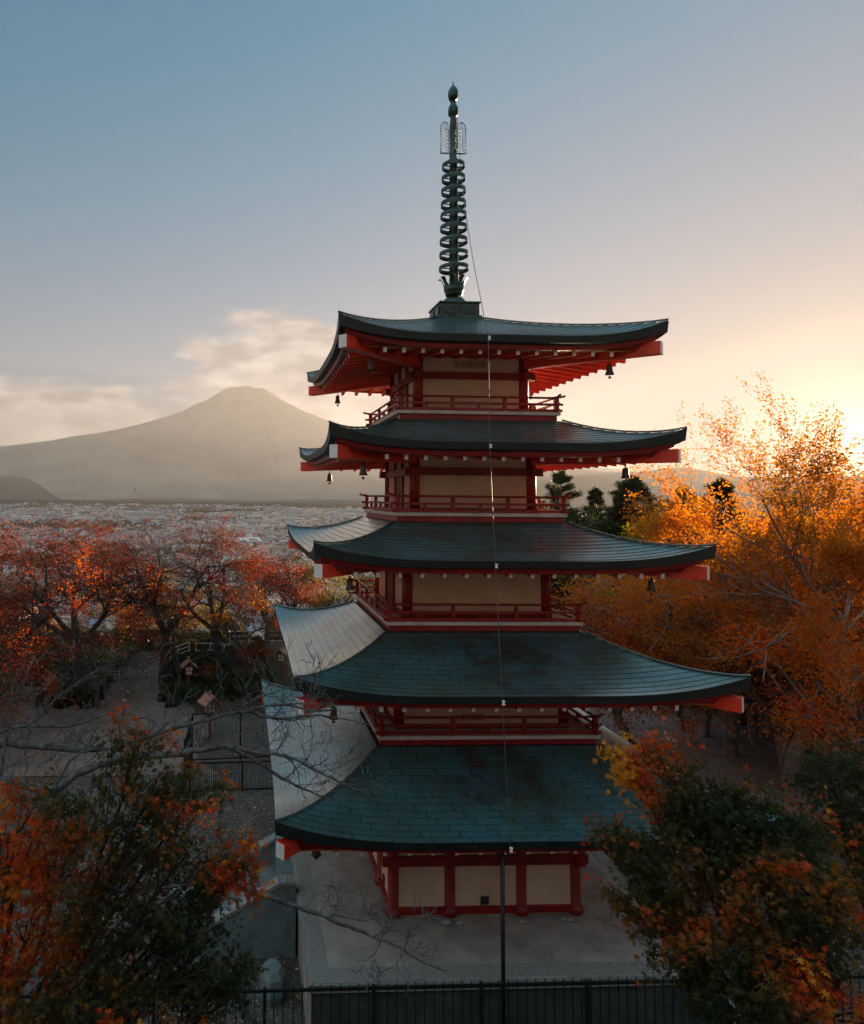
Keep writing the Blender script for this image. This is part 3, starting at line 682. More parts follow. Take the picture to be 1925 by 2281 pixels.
# hills: profile given as photo x -> pixels above the eye line
def hills(name, dist, prof, width, seed, m_, y_h=1108, amp=10):
    xs = np.linspace(prof[0][0], prof[-1][0], 160); hs = np.interp(xs, [p[0] for p in prof], [p[1] for p in prof])
    hs = hs*dist/1527; base = np.array([at(x, 1112, dist)[:2] for x in xs])
    t = np.linspace(-1, 1, 31); T, S = np.meshgrid(t, np.arange(160))
    dirv = base-CAM[:2]; dirv /= np.linalg.norm(dirv, axis=1)[:, None]
    P2 = base[S]+dirv[S]*(T*width)[..., None]
    g = np.exp(-(T*1.9)**2); zz = (VAL+40)+(hs[S]+8.9-(VAL+40))*g+fbm(P2[..., 0]*0.0022*amp/10, P2[..., 1]*0.0022*amp/10, 4, seed)*amp*3*g*(1-0.6*(np.abs(T) < 0.05))
    V = np.concatenate([P2, zz[..., None]], -1).reshape(-1, 3); k = 31
    a, b = np.meshgrid(np.arange(159), np.arange(30), indexing='ij')
    q = np.stack([a*k+b, a*k+b+1, (a+1)*k+b+1, (a+1)*k+b], -1).reshape(-1, 4)
    return np_mesh(name, V, q, m_, smooth=True, kind='structure')
M['hill'] = mat('wooded_slope', (0.050, 0.050, 0.030), 0.95, color2=(0.10, 0.070, 0.040), scale=0.004)
hills('hills', 5000, [(980, 0), (1120, 40), (1180, 58), (1240, 70), (1290, 66), (1350, 60), (1430, 58), (1510, 66), (1560, 62), (1640, 48), (1720, 44), (1850, 50), (1990, 40)], 900, 31, M['hill'])
hills('hills', 3600, [(1250, -10), (1420, 14), (1560, 22), (1640, 34), (1720, 36), (1820, 22), (1990, 10)], 600, 35, M['hill'])
hills('hills', 5200, [(-260, 0), (-150, 22), (-40, 34), (20, 40), (60, 36), (90, 20), (115, 2), (140, -10), (190, -20)], 350, 37, M['hill'], amp=5)
hills('hills', 5000, [(-100, -18), (150, -16), (260, -7), (400, -4), (560, -8), (700, -3), (860, -6), (1000, -10)], 450, 39, M['hill'], amp=4)

# ------------------------------------------------------------------ haze
hz = MB(); hz.box(-15000, 4000, -260, 15500, -240, 1180)
hm = bpy.data.materials.new('evening_haze'); hm.use_nodes = True; hn = hm.node_tree; hn.nodes.clear()
hv = nd(hn, 'ShaderNodeVolumePrincipled', i_Density=HAZE_D, i_Anisotropy=HAZE_G); hv.inputs['Color'].default_value = HAZE_C
ho = nd(hn, 'ShaderNodeOutputMaterial'); hn.links.new(hv.outputs[0], ho.inputs['Volume'])
hz.build('haze', hm, kind='stuff')

# ================================================================== TERRACE AND THE THINGS ON IT
PW = 3.93
b = MB(); b.box(-PW, PW, -PW, PW+0.6, TER-0.6, 0.0); ter = b.build('stone_platform', M['concrete'], None, bevel=0.015,
    label='square grey concrete platform with cracked top under the pagoda', cat='platform')
b = MB(); b.box(-PW+0.01, PW-0.01, -PW-0.004, -PW+0.002, TER-0.5, -0.172); b.build('shade_facing', M['shadewall'], ter)  # added dark sheet standing in for shade on the wall behind the fence
w = 0.36; b = MB()
for (x0, x1, y0, y1) in ((-PW+0.012, PW-0.012, -PW+0.012, -PW+w), (-PW+0.012, -PW+w, -PW+w, PW+0.588), (PW-w, PW-0.012, -PW+w, PW+0.588)):
    b.box(x0, x1, y0, y1, -0.02, 0.006)
b.build('border', M['aggregate'], ter)
b = MB(); b.box(-PW-0.05, PW+0.05, -PW-0.05, -PW-0.003, -0.17, -0.03); b.box(-PW-0.05, -PW-0.003, -PW, PW+0.5, -0.17, -0.03); b.build('edge_course', M['aggregate'], ter)
# cracks in the concrete, real shallow dark grooves modelled as thin strips of dirt
def crack(pts, wd, seed):
    r_ = random.Random(seed); out = []
    for (a, c) in zip(pts[:-1], pts[1:]):
        n = 9
        for k in range(n):
            t = k/n; out.append((a[0]+(c[0]-a[0])*t+r_.uniform(-1, 1)*0.022, a[1]+(c[1]-a[1])*t+r_.uniform(-1, 1)*0.022))
    out.append(pts[-1]); return out
dirt = mat('crack_dirt', (0.07, 0.065, 0.06), 0.95)
for k, (pts, wd) in enumerate([([(2.3, -2.25), (2.9, -2.9), (3.0, -3.4)], 0.012), ([(3.0, -1.6), (3.5, -2.6)], 0.010), ([(-2.2, -2.4), (-2.6, -3.0), (-3.4, -3.2)], 0.008),
                               ([(0.5, -2.3), (0.9, -3.0), (0.8, -3.55)], 0.007), ([(-3.5, 0.8), (-2.9, 0.3), (-2.5, 0.5)], 0.009), ([(-3.4, -0.8), (-2.8, -1.1), (-2.4, -0.9)], 0.008),
                               ([(-1.6, -3.55), (-1.3, -2.9), (-1.5, -2.5)], 0.006), ([(1.6, -2.6), (1.9, -3.5)], 0.006), ([(3.1, -3.0), (2.5, -3.3), (1.7, -3.2)], 0.007)]):
    o_ = crack(pts, wd, k); b = MB()
    for (p, q) in zip(o_[:-1], o_[1:]):
        dx, dy = q[0]-p[0], q[1]-p[1]; l_ = math.hypot(dx, dy)+1e-9; nx, ny = -dy/l_*wd/2, dx/l_*wd/2
        b.quad([(p[0]-nx, p[1]-ny, 0.003), (q[0]-nx, q[1]-ny, 0.003), (q[0]+nx, q[1]+ny, 0.003), (p[0]+nx, p[1]+ny, 0.003)])
    b.build('crack', dirt, ter)
# cap stones by the columns
for k, (x, y, s_) in enumerate([(-0.92, -2.30, 0.10), (-0.66, -2.32, 0.085), (0.68, -2.31, 0.07), (1.72, -2.28, 0.07), (1.58, -2.26, 0.06)]):
    b = MB(); r_ = random.Random(k); b.lathe([(0.0, 0.0), (s_*0.9, 0.0), (s_*1.1, s_*0.35), (s_*0.9, s_*0.8), (s_*0.5, s_*1.05), (0.0, s_*1.1)], 9, (0, 0, 0.002))
    o = b.build('stone', M['granite'], None, label=['larger round pale stone beside the second column from the left', 'small round pale stone right of a larger one by the second column',
        'small pale stone at the foot of the third column from the left', 'pale stone beside the right corner column', 'smallest pale stone left of the right corner column'][k],
        cat='stone', group='pale stones along the pagoda wall'); o.location = (x, y, 0); o.scale = (1.2, 0.9, 0.8)

# stair with sloping parapets going down on the left
st = empty('stair', (-PW-0.06, 0, 0), label='green grey stone stair between two sloping parapets left of the platform', cat='stair')
b = MB(); n = 7; L_ = 2.6
for k in range(n):
    x1 = -k*L_/n; x0 = -(k+1)*L_/n; b.box(x0, x1-0.001, -0.82, 0.90, TER-0.5, -0.02-(k+1)*1.36/n+0.19-0.19)
b.build('steps', M['stone'], st)
for y0, y1, in ((-1.10, -0.83), (0.91, 1.16)):
    b = MB(); zt = 0.18
    pf = [(0.0, zt), (-0.35, zt), (-L_, -1.12), (-L_-0.35, -1.14), (-L_-0.35, TER-0.5), (0.0, TER-0.5)]
    b.quad([(x, y0, z) for x, z in pf]); b.quad([(x, y1, z) for x, z in pf][::-1])
    for k in range(len(pf)):
        a, c = pf[k], pf[(k+1) % len(pf)]; b.quad([(a[0], y0, a[1]), (a[0], y1, a[1]), (c[0], y1, c[1]), (c[0], y0, c[1])])
    b.build('parapet', M['stone'], st)
    b = MB(); pts = [(0.0, zt+0.03), (-0.36, zt+0.03), (-L_, -1.08), (-L_-0.40, -1.10)]
    for a, c in zip(pts[:-1], pts[1:]): b.bar((a[0], (y0+y1)/2, a[1]), (c[0], (y0+y1)/2, c[1]), y1-y0+0.06, 0.07)
    b.build('coping', M['aggregate'], st)
# culvert stone block below the stair
b = MB(); b.lathe([(0, 0), (0.28, 0), (0.33, 0.2), (0.30, 0.5), (0.2, 0.62), (0, 0.65)], 7, (0, 0, 0), smooth=False)
o = b.build('boulder', M['stone'], None, label='rough dark boulder below the near stair parapet', cat='boulder'); o.location = (-4.55, -2.2, TER-0.05); o.scale = (0.9, 1.2, 1.0)

# black iron fence along the front
def picket_fence(name, p0, p1, base, top, n_post, sp, label, rails=(0.12, -0.18), spike=0.09, grp=None):
    p0, p1 = Vector((p0[0], p0[1], 0)), Vector((p1[0], p1[1], 0)); Ln = (p1-p0).length; d = (p1-p0)/Ln
    fr = empty(name, (p0.x, p0.y, base), math.atan2(d.y, d.x), label=label, cat='fence')
    if grp: fr['group'] = grp
    H = top-base; pk_ = MB(); x = sp/2
    while x < Ln:
        pk_.bar((x, 0, rails[0]-0.05), (x, 0, H+spike), 0.016, 0.016, up=(0, 1, 0)); x += sp
    pk_.build('pickets', M['iron'], fr)
    for z in (rails[0], H):
        r_ = MB(); r_.bar((0, 0, z), (Ln, 0, z), 0.035, 0.05); r_.build('rail', M['iron'], fr)
    for k in range(n_post+1):
        x = Ln*k/n_post; r_ = MB(); r_.box(x-0.03, x+0.03, -0.033, 0.033, -0.3, H+0.05); r_.build('post', M['iron'], fr)
    return fr
picket_fence('iron_fence', (-10.5, -4.62), (6.6, -4.62), TER, 0.345, 9, 0.165, 'long black iron picket fence along the front of the platform')
picket_fence('iron_fence', (4.9, 2.2), (10.2, 5.2), TER, -0.35, 3, 0.14, 'low black iron fence on the gravel right of the pagoda')
picket_fence('iron_fence', (-7.15, 10.2), (-3.4, 10.6), TER, 0.45, 2, 0.085, 'black iron picket fence of the enclosure behind the left roofs', spike=0.0)
picket_fence('iron_fence', (-7.2, 7.4), (-7.15, 10.14), TER, 0.45, 2, 0.13, 'short side run of black iron fence facing the open plaza', spike=0.0)
picket_fence('iron_fence', (-7.0, 7.4), (-3.4, 7.6), TER, -0.35, 2, 0.07, 'low dark iron fence nearest the platform in the left enclosure', spike=0.0)
# pole carrying the cable
pl = empty('pole', (-0.475, -4.27, TER), label='thin black pole standing against the front of the platform', cat='pole')
b = MB(); b.tube([(0, 0, -0.3), (0, 0, 3.95)], 0.038, 10); b.build('shaft', M['iron'], pl)
b = MB(); b.bar((-0.16, 0, 3.86), (0.02, 0, 3.74), 0.02, 0.02); b.bar((0.16, 0, 3.86), (-0.02, 0, 3.74), 0.02, 0.02); b.build('bracket', M['iron'], pl)
# gutter along the right side
b = MB(); b.box(4.35, 4.5, -6.0, 6.0, TER-0.2, TER+0.12); b.box(4.95, 5.1, -6.0, 6.0, TER-0.2, TER+0.14); b.box(4.5, 4.95, -6, 6, TER-0.2, TER+0.01)
b.build('gutter', M['aggregate'], None, label='open concrete gutter on the gravel right of the platform', cat='gutter')

# red lantern posts
def lantern():
    r_ = empty('lantern_post', (0, 0, 0))
    b = MB(); b.box(-0.06, 0.06, -0.06, 0.06, -0.3, 1.02); b.box(-0.11, 0.11, -0.11, 0.11, 1.0, 1.06); b.build('post', M['lampred'], r_)
    b = MB(); s0, s1, z0, z1 = 0.14, 0.21, 1.10, 1.52
    for a in (-1, 1):
        for c in (-1, 1): b.bar((a*s0, c*s0, z0), (a*s1, c*s1, z1), 0.04, 0.04, up=(0, 1, 0))
    for (s_, z_) in ((s0+0.02, z0), (s1+0.02, z1), ((s0+s1)/2+0.01, (z0+z1)/2)):
        for a in (-1, 1): b.bar((-s_, a*s_, z_), (s_, a*s_, z_), 0.035, 0.035); b.bar((a*s_, -s_, z_+0.002), (a*s_, s_, z_+0.002), 0.034, 0.034)
    for a in (-1, 1): b.bar((0, a*s0, z0), (0, a*s1, z1), 0.025, 0.025, up=(0, 1, 0)); b.bar((a*s0, 0, z0), (a*s1, 0, z1), 0.025, 0.025, up=(0, 1, 0))
    b.build('frame', M['lampred'], r_)
    b = MB(); q = []
    for z_, s_ in ((z0+0.01, s0-0.012), (z1-0.01, s1-0.012)): q.append([(-s_, -s_, z_), (s_, -s_, z_), (s_, s_, z_), (-s_, s_, z_)])
    for k in range(4): b.quad([q[0][k], q[0][(k+1) % 4], q[1][(k+1) % 4], q[1][k]])
    b.build('pane', M['lamp'], r_)
    b = MB()
    for sg in (-1, 1):
        b.quad([(0, -0.40, 1.83), (0, 0.40, 1.83), (sg*0.40, 0.42, 1.50), (sg*0.40, -0.42, 1.50)][::sg]); b.quad([(0, -0.40, 1.80), (0, 0.40, 1.80), (sg*0.40, 0.42, 1.47), (sg*0.40, -0.42, 1.47)][::-sg])
        for e in (-0.42, 0.42):
            b.bar((0, e*0.95, 1.815), (sg*0.40, e, 1.485), 0.02, 0.04)
        b.bar((sg*0.40, -0.43, 1.485), (sg*0.40, 0.43, 1.485), 0.02, 0.035)
    b.bar((0, -0.42, 1.84), (0, 0.42, 1.84), 0.06, 0.05); b.lathe([(0, 1.85), (0.035, 1.86), (0.05, 1.93), (0.03, 1.99), (0, 2.02)], 8)
    b.build('roof', M['lanternroof'], r_)
    return r_
M['lanternroof'] = mat('weathered_copper_sheet', (0.36, 0.17, 0.11), 0.45, metal=0.3, var=0.3, scale=5)
lp = lantern()
LAN = [((-6.6, 12.9), 0.5, 'red lantern post with orange lit gabled roof beside the iron enclosure'),
       ((-14.4, 16.3), -0.3, 'red lantern post at the far left under the crimson cherry trees'),
       ((-8.0, 19.2), 0.2, 'red lantern post by the white handrails of the garden steps'),
       ((-3.0, 22.0), -0.4, 'red lantern post half hidden behind the corner of the lower roof')]
kids = list(lp.children)
for k, ((x, y), rz, lab) in enumerate(LAN):
    o = lp if k == 0 else lp.copy()
    if k: col.objects.link(o)
    o.location = (x, y, TER); o.rotation_euler = (0, 0, rz); tag(o, lab, 'lantern', 'red lantern posts round the plaza')
    if k:
        for ch in kids: q = ch.copy(); col.objects.link(q); q.parent = o

# white handrails on the path beyond
def handrail(p, q, h, label, nr=4):
    p, q = Vector(p), Vector(q); r_ = empty('handrail', p, label=label, cat='handrail', group='pale metal handrails'); d = q-p
    for k in range(nr):
        b = MB(); z = h*(k+1)/nr; b.tube([(0, 0, z), (d.x, d.y, d.z+z)], 0.028, 6); b.build('rail', M['steel'], r_)
    n = max(2, int(d.length/1.2))
    for k in range(n+1):
        b = MB(); t = k/n; b.tube([(d.x*t, d.y*t, d.z*t-0.2), (d.x*t, d.y*t, d.z*t+h)], 0.03, 6); b.build('post', M['steel'], r_)
handrail((-11.0, 22.6, TER), (-8.6, 27.5, TER), 1.0, 'pale metal handrail running back between the left cherry trees')
handrail((-11.9, 21.2, TER), (-11.0, 22.6, TER-0.2), 0.9, 'short end run of pale handrail nearest the viewer', 2)
handrail((-8.2, 27.6, TER), (-6.4, 27.6, TER), 0.9, 'short pale handrail across the end of the path', 2)
handrail((-6.1, 31.0, TER), (0.5, 31.4, TER), 1.0, 'long pale handrail along the far edge of the terrace', 3)

# log fence, red post and granite pillar by the right lane
def log_fence(pts, label):
    r_ = empty('log_fence', (pts[0][0], pts[0][1], 0), label=label, cat='fence', group='log fences along the right lane'); o_ = pts[0]
    P_ = [(x-o_[0], y-o_[1], float(ground_z(x, y))) for x, y in pts]
    for (x, y, z) in P_:
        b = MB(); b.tube([(x, y, z-0.3), (x, y, z+0.95)], 0.085, 8); b.build('post', M['wood'], r_)
    for a, c in zip(P_[:-1], P_[1:]):
        for h in (0.42, 0.80):
            b = MB(); b.tube([(a[0], a[1], a[2]+h), ((a[0]+c[0])/2, (a[1]+c[1])/2, (a[2]+c[2])/2+h+0.02), (c[0], c[1], c[2]+h)], 0.055, 7); b.build('rail', M['wood'], r_)
log_fence([(11.6, 27.0), (13.2, 24.3), (14.8, 21.5), (16.4, 18.7), (17.9, 15.9), (19.3, 13.2), (20.6, 10.4)], 'dark log fence along the far side of the leaf strewn lane')
log_fence([(13.4, 28.0), (15.5, 25.0), (17.5, 22.0), (19.4, 19.0)], 'second log fence behind the first among the trees')
g = empty('granite_pillar', (16.3, 12.9, TER), 0.3, label='square pale granite pillar beside the right lane', cat='pillar')
b = MB(); b.box(-0.26, 0.26, -0.22, 0.22, -0.3, 1.75); b.build('shaft', M['granite'], g, bevel=0.03)
b = MB(); b.box(-0.34, 0.34, -0.30, 0.30, -0.3, 0.14); b.build('plinth', M['granite'], g, bevel=0.03)
b = MB(); b.tube([(0, 0, -0.3), (0, 0, 2.25)], 0.085, 12); o = b.build('red_post', M['red'], None, label='plain round red post standing at the edge of the right lane', cat='post'); o.location = (14.6, 13.6, TER)
b = MB(); b.tube([(0, 0, -0.3), (0, 0, 5.0), (0.1, 0, 6.6)], 0.05, 8); b.box(-0.12, 0.22, -0.1, 0.1, 6.55, 6.68)
o = b.build('lamp_post', M['iron'], None, label='slim dark lamp post behind the right balcony', cat='lamp post'); o.location = (10.2, 21.5, TER)
b = MB(); b.tube([(0, 0, -0.3), (0, 0, 3.4)], 0.045, 8); b.box(-0.30, 0.30, -0.04, 0.04, 2.7, 3.2)
o = b.build('signboard', M['lampred'], None, label='small dull red signboard on a post by the handrail', cat='sign'); o.location = (-9.2, 23.4, TER)

# ================================================================== TREES
def leaf_star(lobes=7):
    """palmate maple leaf in the xy plane, stalk at the origin, as quads"""
    V = [(0, 0.12, 0)]; tips = []; n = lobes
    for k in range(n):
        a = math.radians(-125+250*k/(n-1)); ln_ = [0.36, 0.62, 0.86, 1.0, 0.86, 0.62, 0.36][k] if n == 7 else [0.5, 0.85, 1.0, 0.85, 0.5][k]
        tips.append((math.sin(a)*ln_, 0.12+math.cos(a)*ln_, -0.10*ln_))
    nots = []
    for k in range(n+1):
        a = math.radians(-125+250*(k-0.5)/(n-1)); r_ = 0.26
        nots.append((math.sin(a)*r_, 0.12+math.cos(a)*r_, 0.0))
    V += tips+nots
    Q_ = [(0, 1+n+k, 1+k, 2+n+k) for k in range(n)]
    return np.array(V, float), np.array(Q_)
def leaf_oval():
    V = np.array([(0, 0, 0), (-0.28, 0.45, 0.05), (0, 1.0, -0.06), (0.28, 0.45, 0.05)], float)
    return V, np.array([(0, 3, 2, 1)])
def leaf_needles():
    V = []; Q_ = []
    for k in range(5):
        a = k*2*math.pi/5; c, s = math.cos(a), math.sin(a); b = len(V)
        V += [(0, 0, 0), (c*0.55-s*0.07, s*0.55+c*0.07, 0.55), (c*0.75, s*0.75, 0.9), (c*0.55+s*0.07, s*0.55-c*0.07, 0.55)]; Q_.append((b, b+1, b+2, b+3))
    return np.array(V, float), np.array(Q_)
STAR, STAR5, OVAL, NEED = leaf_star(7), leaf_star(5), leaf_oval(), leaf_needles()

def scatter(P_, D_, S_, tmpl, rg, droop=0.3, flat=0.0):
    """place template at points P_, pointing roughly along D_, of size S_"""
    n = len(P_); TV, TQ = tmpl
    y = D_+rg.normal(0, 0.55, (n, 3)); y[:, 2] -= droop; y /= np.linalg.norm(y, axis=1)[:, None]+1e-9
    z = rg.normal(0, 1, (n, 3)); z[:, 2] += flat; x = np.cross(y, z); x /= np.linalg.norm(x, axis=1)[:, None]+1e-9; z = np.cross(x, y)
    V = P_[:, None]+S_[:, None, None]*(TV[None, :, 0, None]*x[:, None]+TV[None, :, 1, None]*y[:, None]+TV[None, :, 2, None]*z[:, None])
    Q_ = TQ[None]+(np.arange(n)*len(TV))[:, None, None]
    return V.reshape(-1, 3), Q_.reshape(-1, TQ.shape[1])

class Grow:
    def __init__(s, seed): s.r = random.Random(seed); s.rg = np.random.default_rng(seed); s.tub = []; s.an = []; s.ad = []
    def path(s, p, d, L_, r0, r1, wander=0.12, up=0.0, seg=6):
        pts = [np.array(p, float)]; d = np.array(d, float); d /= np.linalg.norm(d); st_ = L_/seg; ds = [d]
        for k in range(seg):
            d = d+s.rg.normal(0, wander, 3); d[2] += up; d /= np.linalg.norm(d); pts.append(pts[-1]+d*st_); ds.append(d)
        pts = np.array(pts); s.tub.append((pts, np.linspace(r0, r1, seg+1))); return pts, ds
    def branch(s, p, d, L_, r0, lev, C_):
        pts, ds = s.path(p, d, L_, r0, max(r0*0.45, 0.004), C_.get('wander', 0.14), C_.get('up', 0.0) if lev < C_['lev'] else C_.get('up0', 0.06), 6 if lev > 1 else 4)
        if lev <= C_.get('leaf_lev', 1):
            k0 = 1 if lev <= 1 else 4
            for k in range(k0, len(pts)): s.an.append(pts[k]); s.ad.append(ds[k])
            for k in range(k0, len(pts)-1): s.an.append((pts[k]+pts[k+1])/2); s.ad.append(ds[k])
        if lev <= 0: return
        n = C_['n'][lev] if isinstance(C_['n'], dict) else C_['n']
        for k in range(n):
            t = s.r.uniform(C_.get('start', 0.3), 1.0) if lev < C_['lev'] else s.r.uniform(C_.get('start0', 0.5), 1.0)
            q = t*(len(pts)-1); i = min(int(q), len(pts)-2); pp = pts[i]+(pts[i+1]-pts[i])*(q-i)
            dd = ds[i]; sp_ = C_.get('spread', 0.9); nd_ = s.rg.normal(0, 1, 3); nd_ -= dd*(nd_@dd); nd_ /= np.linalg.norm(nd_)+1e-9
            nd_ = dd+nd_*sp_*s.r.uniform(0.7, 1.3); nd_[2] = nd_[2]*C_.get('flat', 1.0)
            rr = (r0*(1-0.55*t))*s.r.uniform(0.5, 0.72)
            s.branch(pp, nd_, L_*s.r.uniform(0.5, 0.85)*C_.get('lr', 0.9), max(rr, 0.0035), lev-1, C_)
    def wood(s, name, m_, parent, sides=None):
        Vs = []; Qs = []; b = 0
        for pts, rad in s.tub:
            n = 10 if rad[0] > 0.09 else (6 if rad[0] > 0.025 else 4 if rad[0] > 0.008 else 3); k = len(pts)
            t = np.gradient(pts, axis=0); t /= np.linalg.norm(t, axis=1)[:, None]+1e-12
            ref = np.array([0.0, 0, 1]) if abs(t[0][2]) < 0.85 else np.array([1.0, 0, 0])
            u = np.cross(t, ref); u /= np.linalg.norm(u, axis=1)[:, None]+1e-12; w = np.cross(t, u)
            a = np.linspace(0, 2*np.pi, n, endpoint=False)
            rr = rad[:, None]*(1+(0.10*np.sin(a*3+pts[:, :1]*5) if rad[0] > 0.06 else 0))
            V = pts[:, None]+rr[..., None]*(np.cos(a)[None, :, None]*u[:, None]+np.sin(a)[None, :, None]*w[:, None])
            i, j = np.meshgrid(np.arange(k-1), np.arange(n), indexing='ij'); j2 = (j+1) % n
            Qs.append(np.stack([i*n+j, i*n+j2, (i+1)*n+j2, (i+1)*n+j], -1).reshape(-1, 4)+b); Vs.append(V.reshape(-1, 3)); b += k*n
        return np_mesh(name, np.concatenate(Vs)-np.array(parent.location), np.concatenate(Qs), m_, parent, smooth=True)
    def leaves(s, name, m_, parent, per, size, tmpl, jit=0.12, tint=None, droop=0.3, keep=None, flat=0.0, light=0.5):
        A_ = np.array(s.an); D_ = np.array(s.ad)
        if keep is not None: kk = keep(A_); A_, D_ = A_[kk], D_[kk]
        A_ = np.repeat(A_, per, 0); D_ = np.repeat(D_, per, 0); n = len(A_)
        A_ = A_+s.rg.normal(0, jit, (n, 3)); S_ = size*s.rg.uniform(0.6, 1.25, n)
        V, Q_ = scatter(A_, D_, S_, tmpl, s.rg, droop, flat)
        tt = tint(A_, s.rg) if tint else s.rg.uniform(0, 1, n)
        return np_mesh(name, V-np.array(parent.location), Q_, m_, parent, tint=np.repeat(np.clip(tt, 0, 1), len(tmpl[1])))

def clump(P_, f, seed):  # smooth 3-D noise 0..1
    return 0.5+0.5*np.clip(fbm(P_[:, 0]*f+P_[:, 2]*f*0.7, P_[:, 1]*f+P_[:, 2]*f*0.9, 3, seed)*1.6, -1, 1)

M['crimson'] = leaf_mat('crimson_leaf', [(0.0, (0.045, 0.016, 0.006)), (0.35, (0.12, 0.022, 0.006)), (0.65, (0.26, 0.030, 0.006)), (0.85, (0.46, 0.13, 0.012)), (1.0, (0.50, 0.24, 0.02))])
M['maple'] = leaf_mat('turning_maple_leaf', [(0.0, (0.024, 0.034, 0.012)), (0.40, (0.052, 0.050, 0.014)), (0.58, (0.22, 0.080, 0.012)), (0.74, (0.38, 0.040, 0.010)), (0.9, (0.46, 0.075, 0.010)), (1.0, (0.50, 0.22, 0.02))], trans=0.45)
M['gold'] = leaf_mat('golden_leaf', [(0.0, (0.085, 0.060, 0.020)), (0.25, (0.20, 0.12, 0.030)), (0.5, (0.42, 0.15, 0.030)), (0.75, (0.54, 0.15, 0.030)), (0.9, (0.52, 0.08, 0.020)), (1.0, (0.40, 0.05, 0.012))], trans=0.66)
M['dark'] = leaf_mat('dark_evergreen_leaf', [(0.0, (0.016, 0.028, 0.013)), (0.6, (0.036, 0.052, 0.020)), (1.0, (0.07, 0.06, 0.02))], trans=0.25)
M['olive'] = leaf_mat('olive_yellow_leaf', [(0.0, (0.05, 0.055, 0.012)), (0.5, (0.18, 0.13, 0.015)), (0.8, (0.34, 0.20, 0.02)), (1.0, (0.38, 0.09, 0.012))], trans=0.5)

def mk(name, loc, label, cat='tree', group=None): return empty(name, loc, label=label, cat=cat, group=group)
def cherry(loc, H, seed, label, spread=1.0, per=3, lm='crimson', bark='bark', size=0.09, keep=None, tint=None, lev=4, lean=(0, 0), nstem=3, name='cherry_tree', group=None, n=None, start0=0.45):
    z = float(ground_z(loc[0], loc[1])); r_ = mk(name, (loc[0], loc[1], z), label, group=group); g = Grow(seed); base = np.array([loc[0], loc[1], z-0.3])
    C_ = dict(lev=lev, n=n or {4: 5, 3: 5, 2: 5, 1: 5}, wander=0.17, up=0.0, up0=0.05, spread=0.85*spread, flat=0.55, lr=0.98, start=0.25, start0=start0)
    tr_, td = g.path(base, (lean[0], lean[1], 1), H*0.26, 0.045*H*0.6, 0.034*H*0.6, 0.08, 0, 5)
    for k in range(nstem):
        a = k*2*math.pi/nstem+g.r.uniform(-0.4, 0.4); d = (math.cos(a)*0.75+lean[0], math.sin(a)*0.75+lean[1], g.r.uniform(0.7, 1.25))
        g.branch(tr_[-1]-td[-1]*0.1*k, d, H*0.40, 0.021*H*0.7, lev, C_)
    g.wood('trunk', M[bark], r_)
    if per: g.leaves('crown', M[lm], r_, per, size, OVAL, 0.14, tint, 0.5, keep)
    return r_, g
def mixtint(a, b, seed, f=0.35): return lambda P_, rg: a+b*clump(P_, f, seed)+rg.uniform(-0.18, 0.18, len(P_))

# crimson cherries on the left edge of the plaza
LT = [((-13.6, 19.3), 8.8, 11, 'wide crimson cherry tree at the far left with the brightest red patch', 4, 0.15, 0.65), ((-9.6, 22.0), 9.2, 12, 'tall dark red cherry tree with one high branch reaching over the town', 3, 0.05, 0.5),
      ((-17.2, 15.6), 7.6, 13, 'orange and red cherry tree cut by the left edge of the picture', 4, 0.25, 0.6), ((-6.6, 25.0), 8.2, 14, 'sparser rusty cherry tree nearest the left side of the pagoda', 2, 0.08, 0.45),
      ((-16.0, 29.5), 9.2, 15, 'red cherry tree behind the others at the terrace edge', 3, 0.1, 0.55)]
for loc, H, sd_, lab, per, ta, tb in LT: cherry(loc, H*1.22, sd_, lab, spread=1.2, bark='dark_bark', per=max(1, per-2), start0=0.25, keep=lambda A_: clump(A_, 0.55, 77) > 0.46, size=0.115, tint=mixtint(ta, tb, sd_), group='crimson cherry trees along the plaza')
cherry((-3.6, 30.0), 7.6, 16, 'almost leafless cherry tree with grey twigs behind the left roof corners', per=1, size=0.10, keep=lambda A_: clump(A_, 0.5, 3) > 0.66, tint=mixtint(0.3, 0.4, 1))
cherry((-8.4, 19.0), 5.8, 19, 'bare twiggy tree with rusty tips beside the garden lantern', per=1, size=0.10, bark='dark_bark', keep=lambda A_: clump(A_, 0.6, 6) > 0.60, tint=mixtint(0.3, 0.5, 4))
cherry((-16.2, 11.5), 5.2, 20, 'low spreading bare tree at the left edge before the plaza', per=1, size=0.10, bark='dark_bark', keep=lambda A_: clump(A_, 0.6, 7) > 0.62, tint=mixtint(0.3, 0.5, 5))
cherry((-5.2, 25.0), 5.6, 17, 'low bare cherry tree with a few hanging red leaves by the garden bed', per=1, size=0.12, keep=lambda A_: clump(A_, 0.6, 5) > 0.70, tint=mixtint(0.5, 0.4, 2))
cherry((-12.2, 17.2), 5.0, 18, 'small bare twiggy tree in front of the crimson cherries', per=1, size=0.09, keep=lambda A_: clump(A_, 0.6, 5) > 0.75, tint=mixtint(0.5, 0.4, 2))

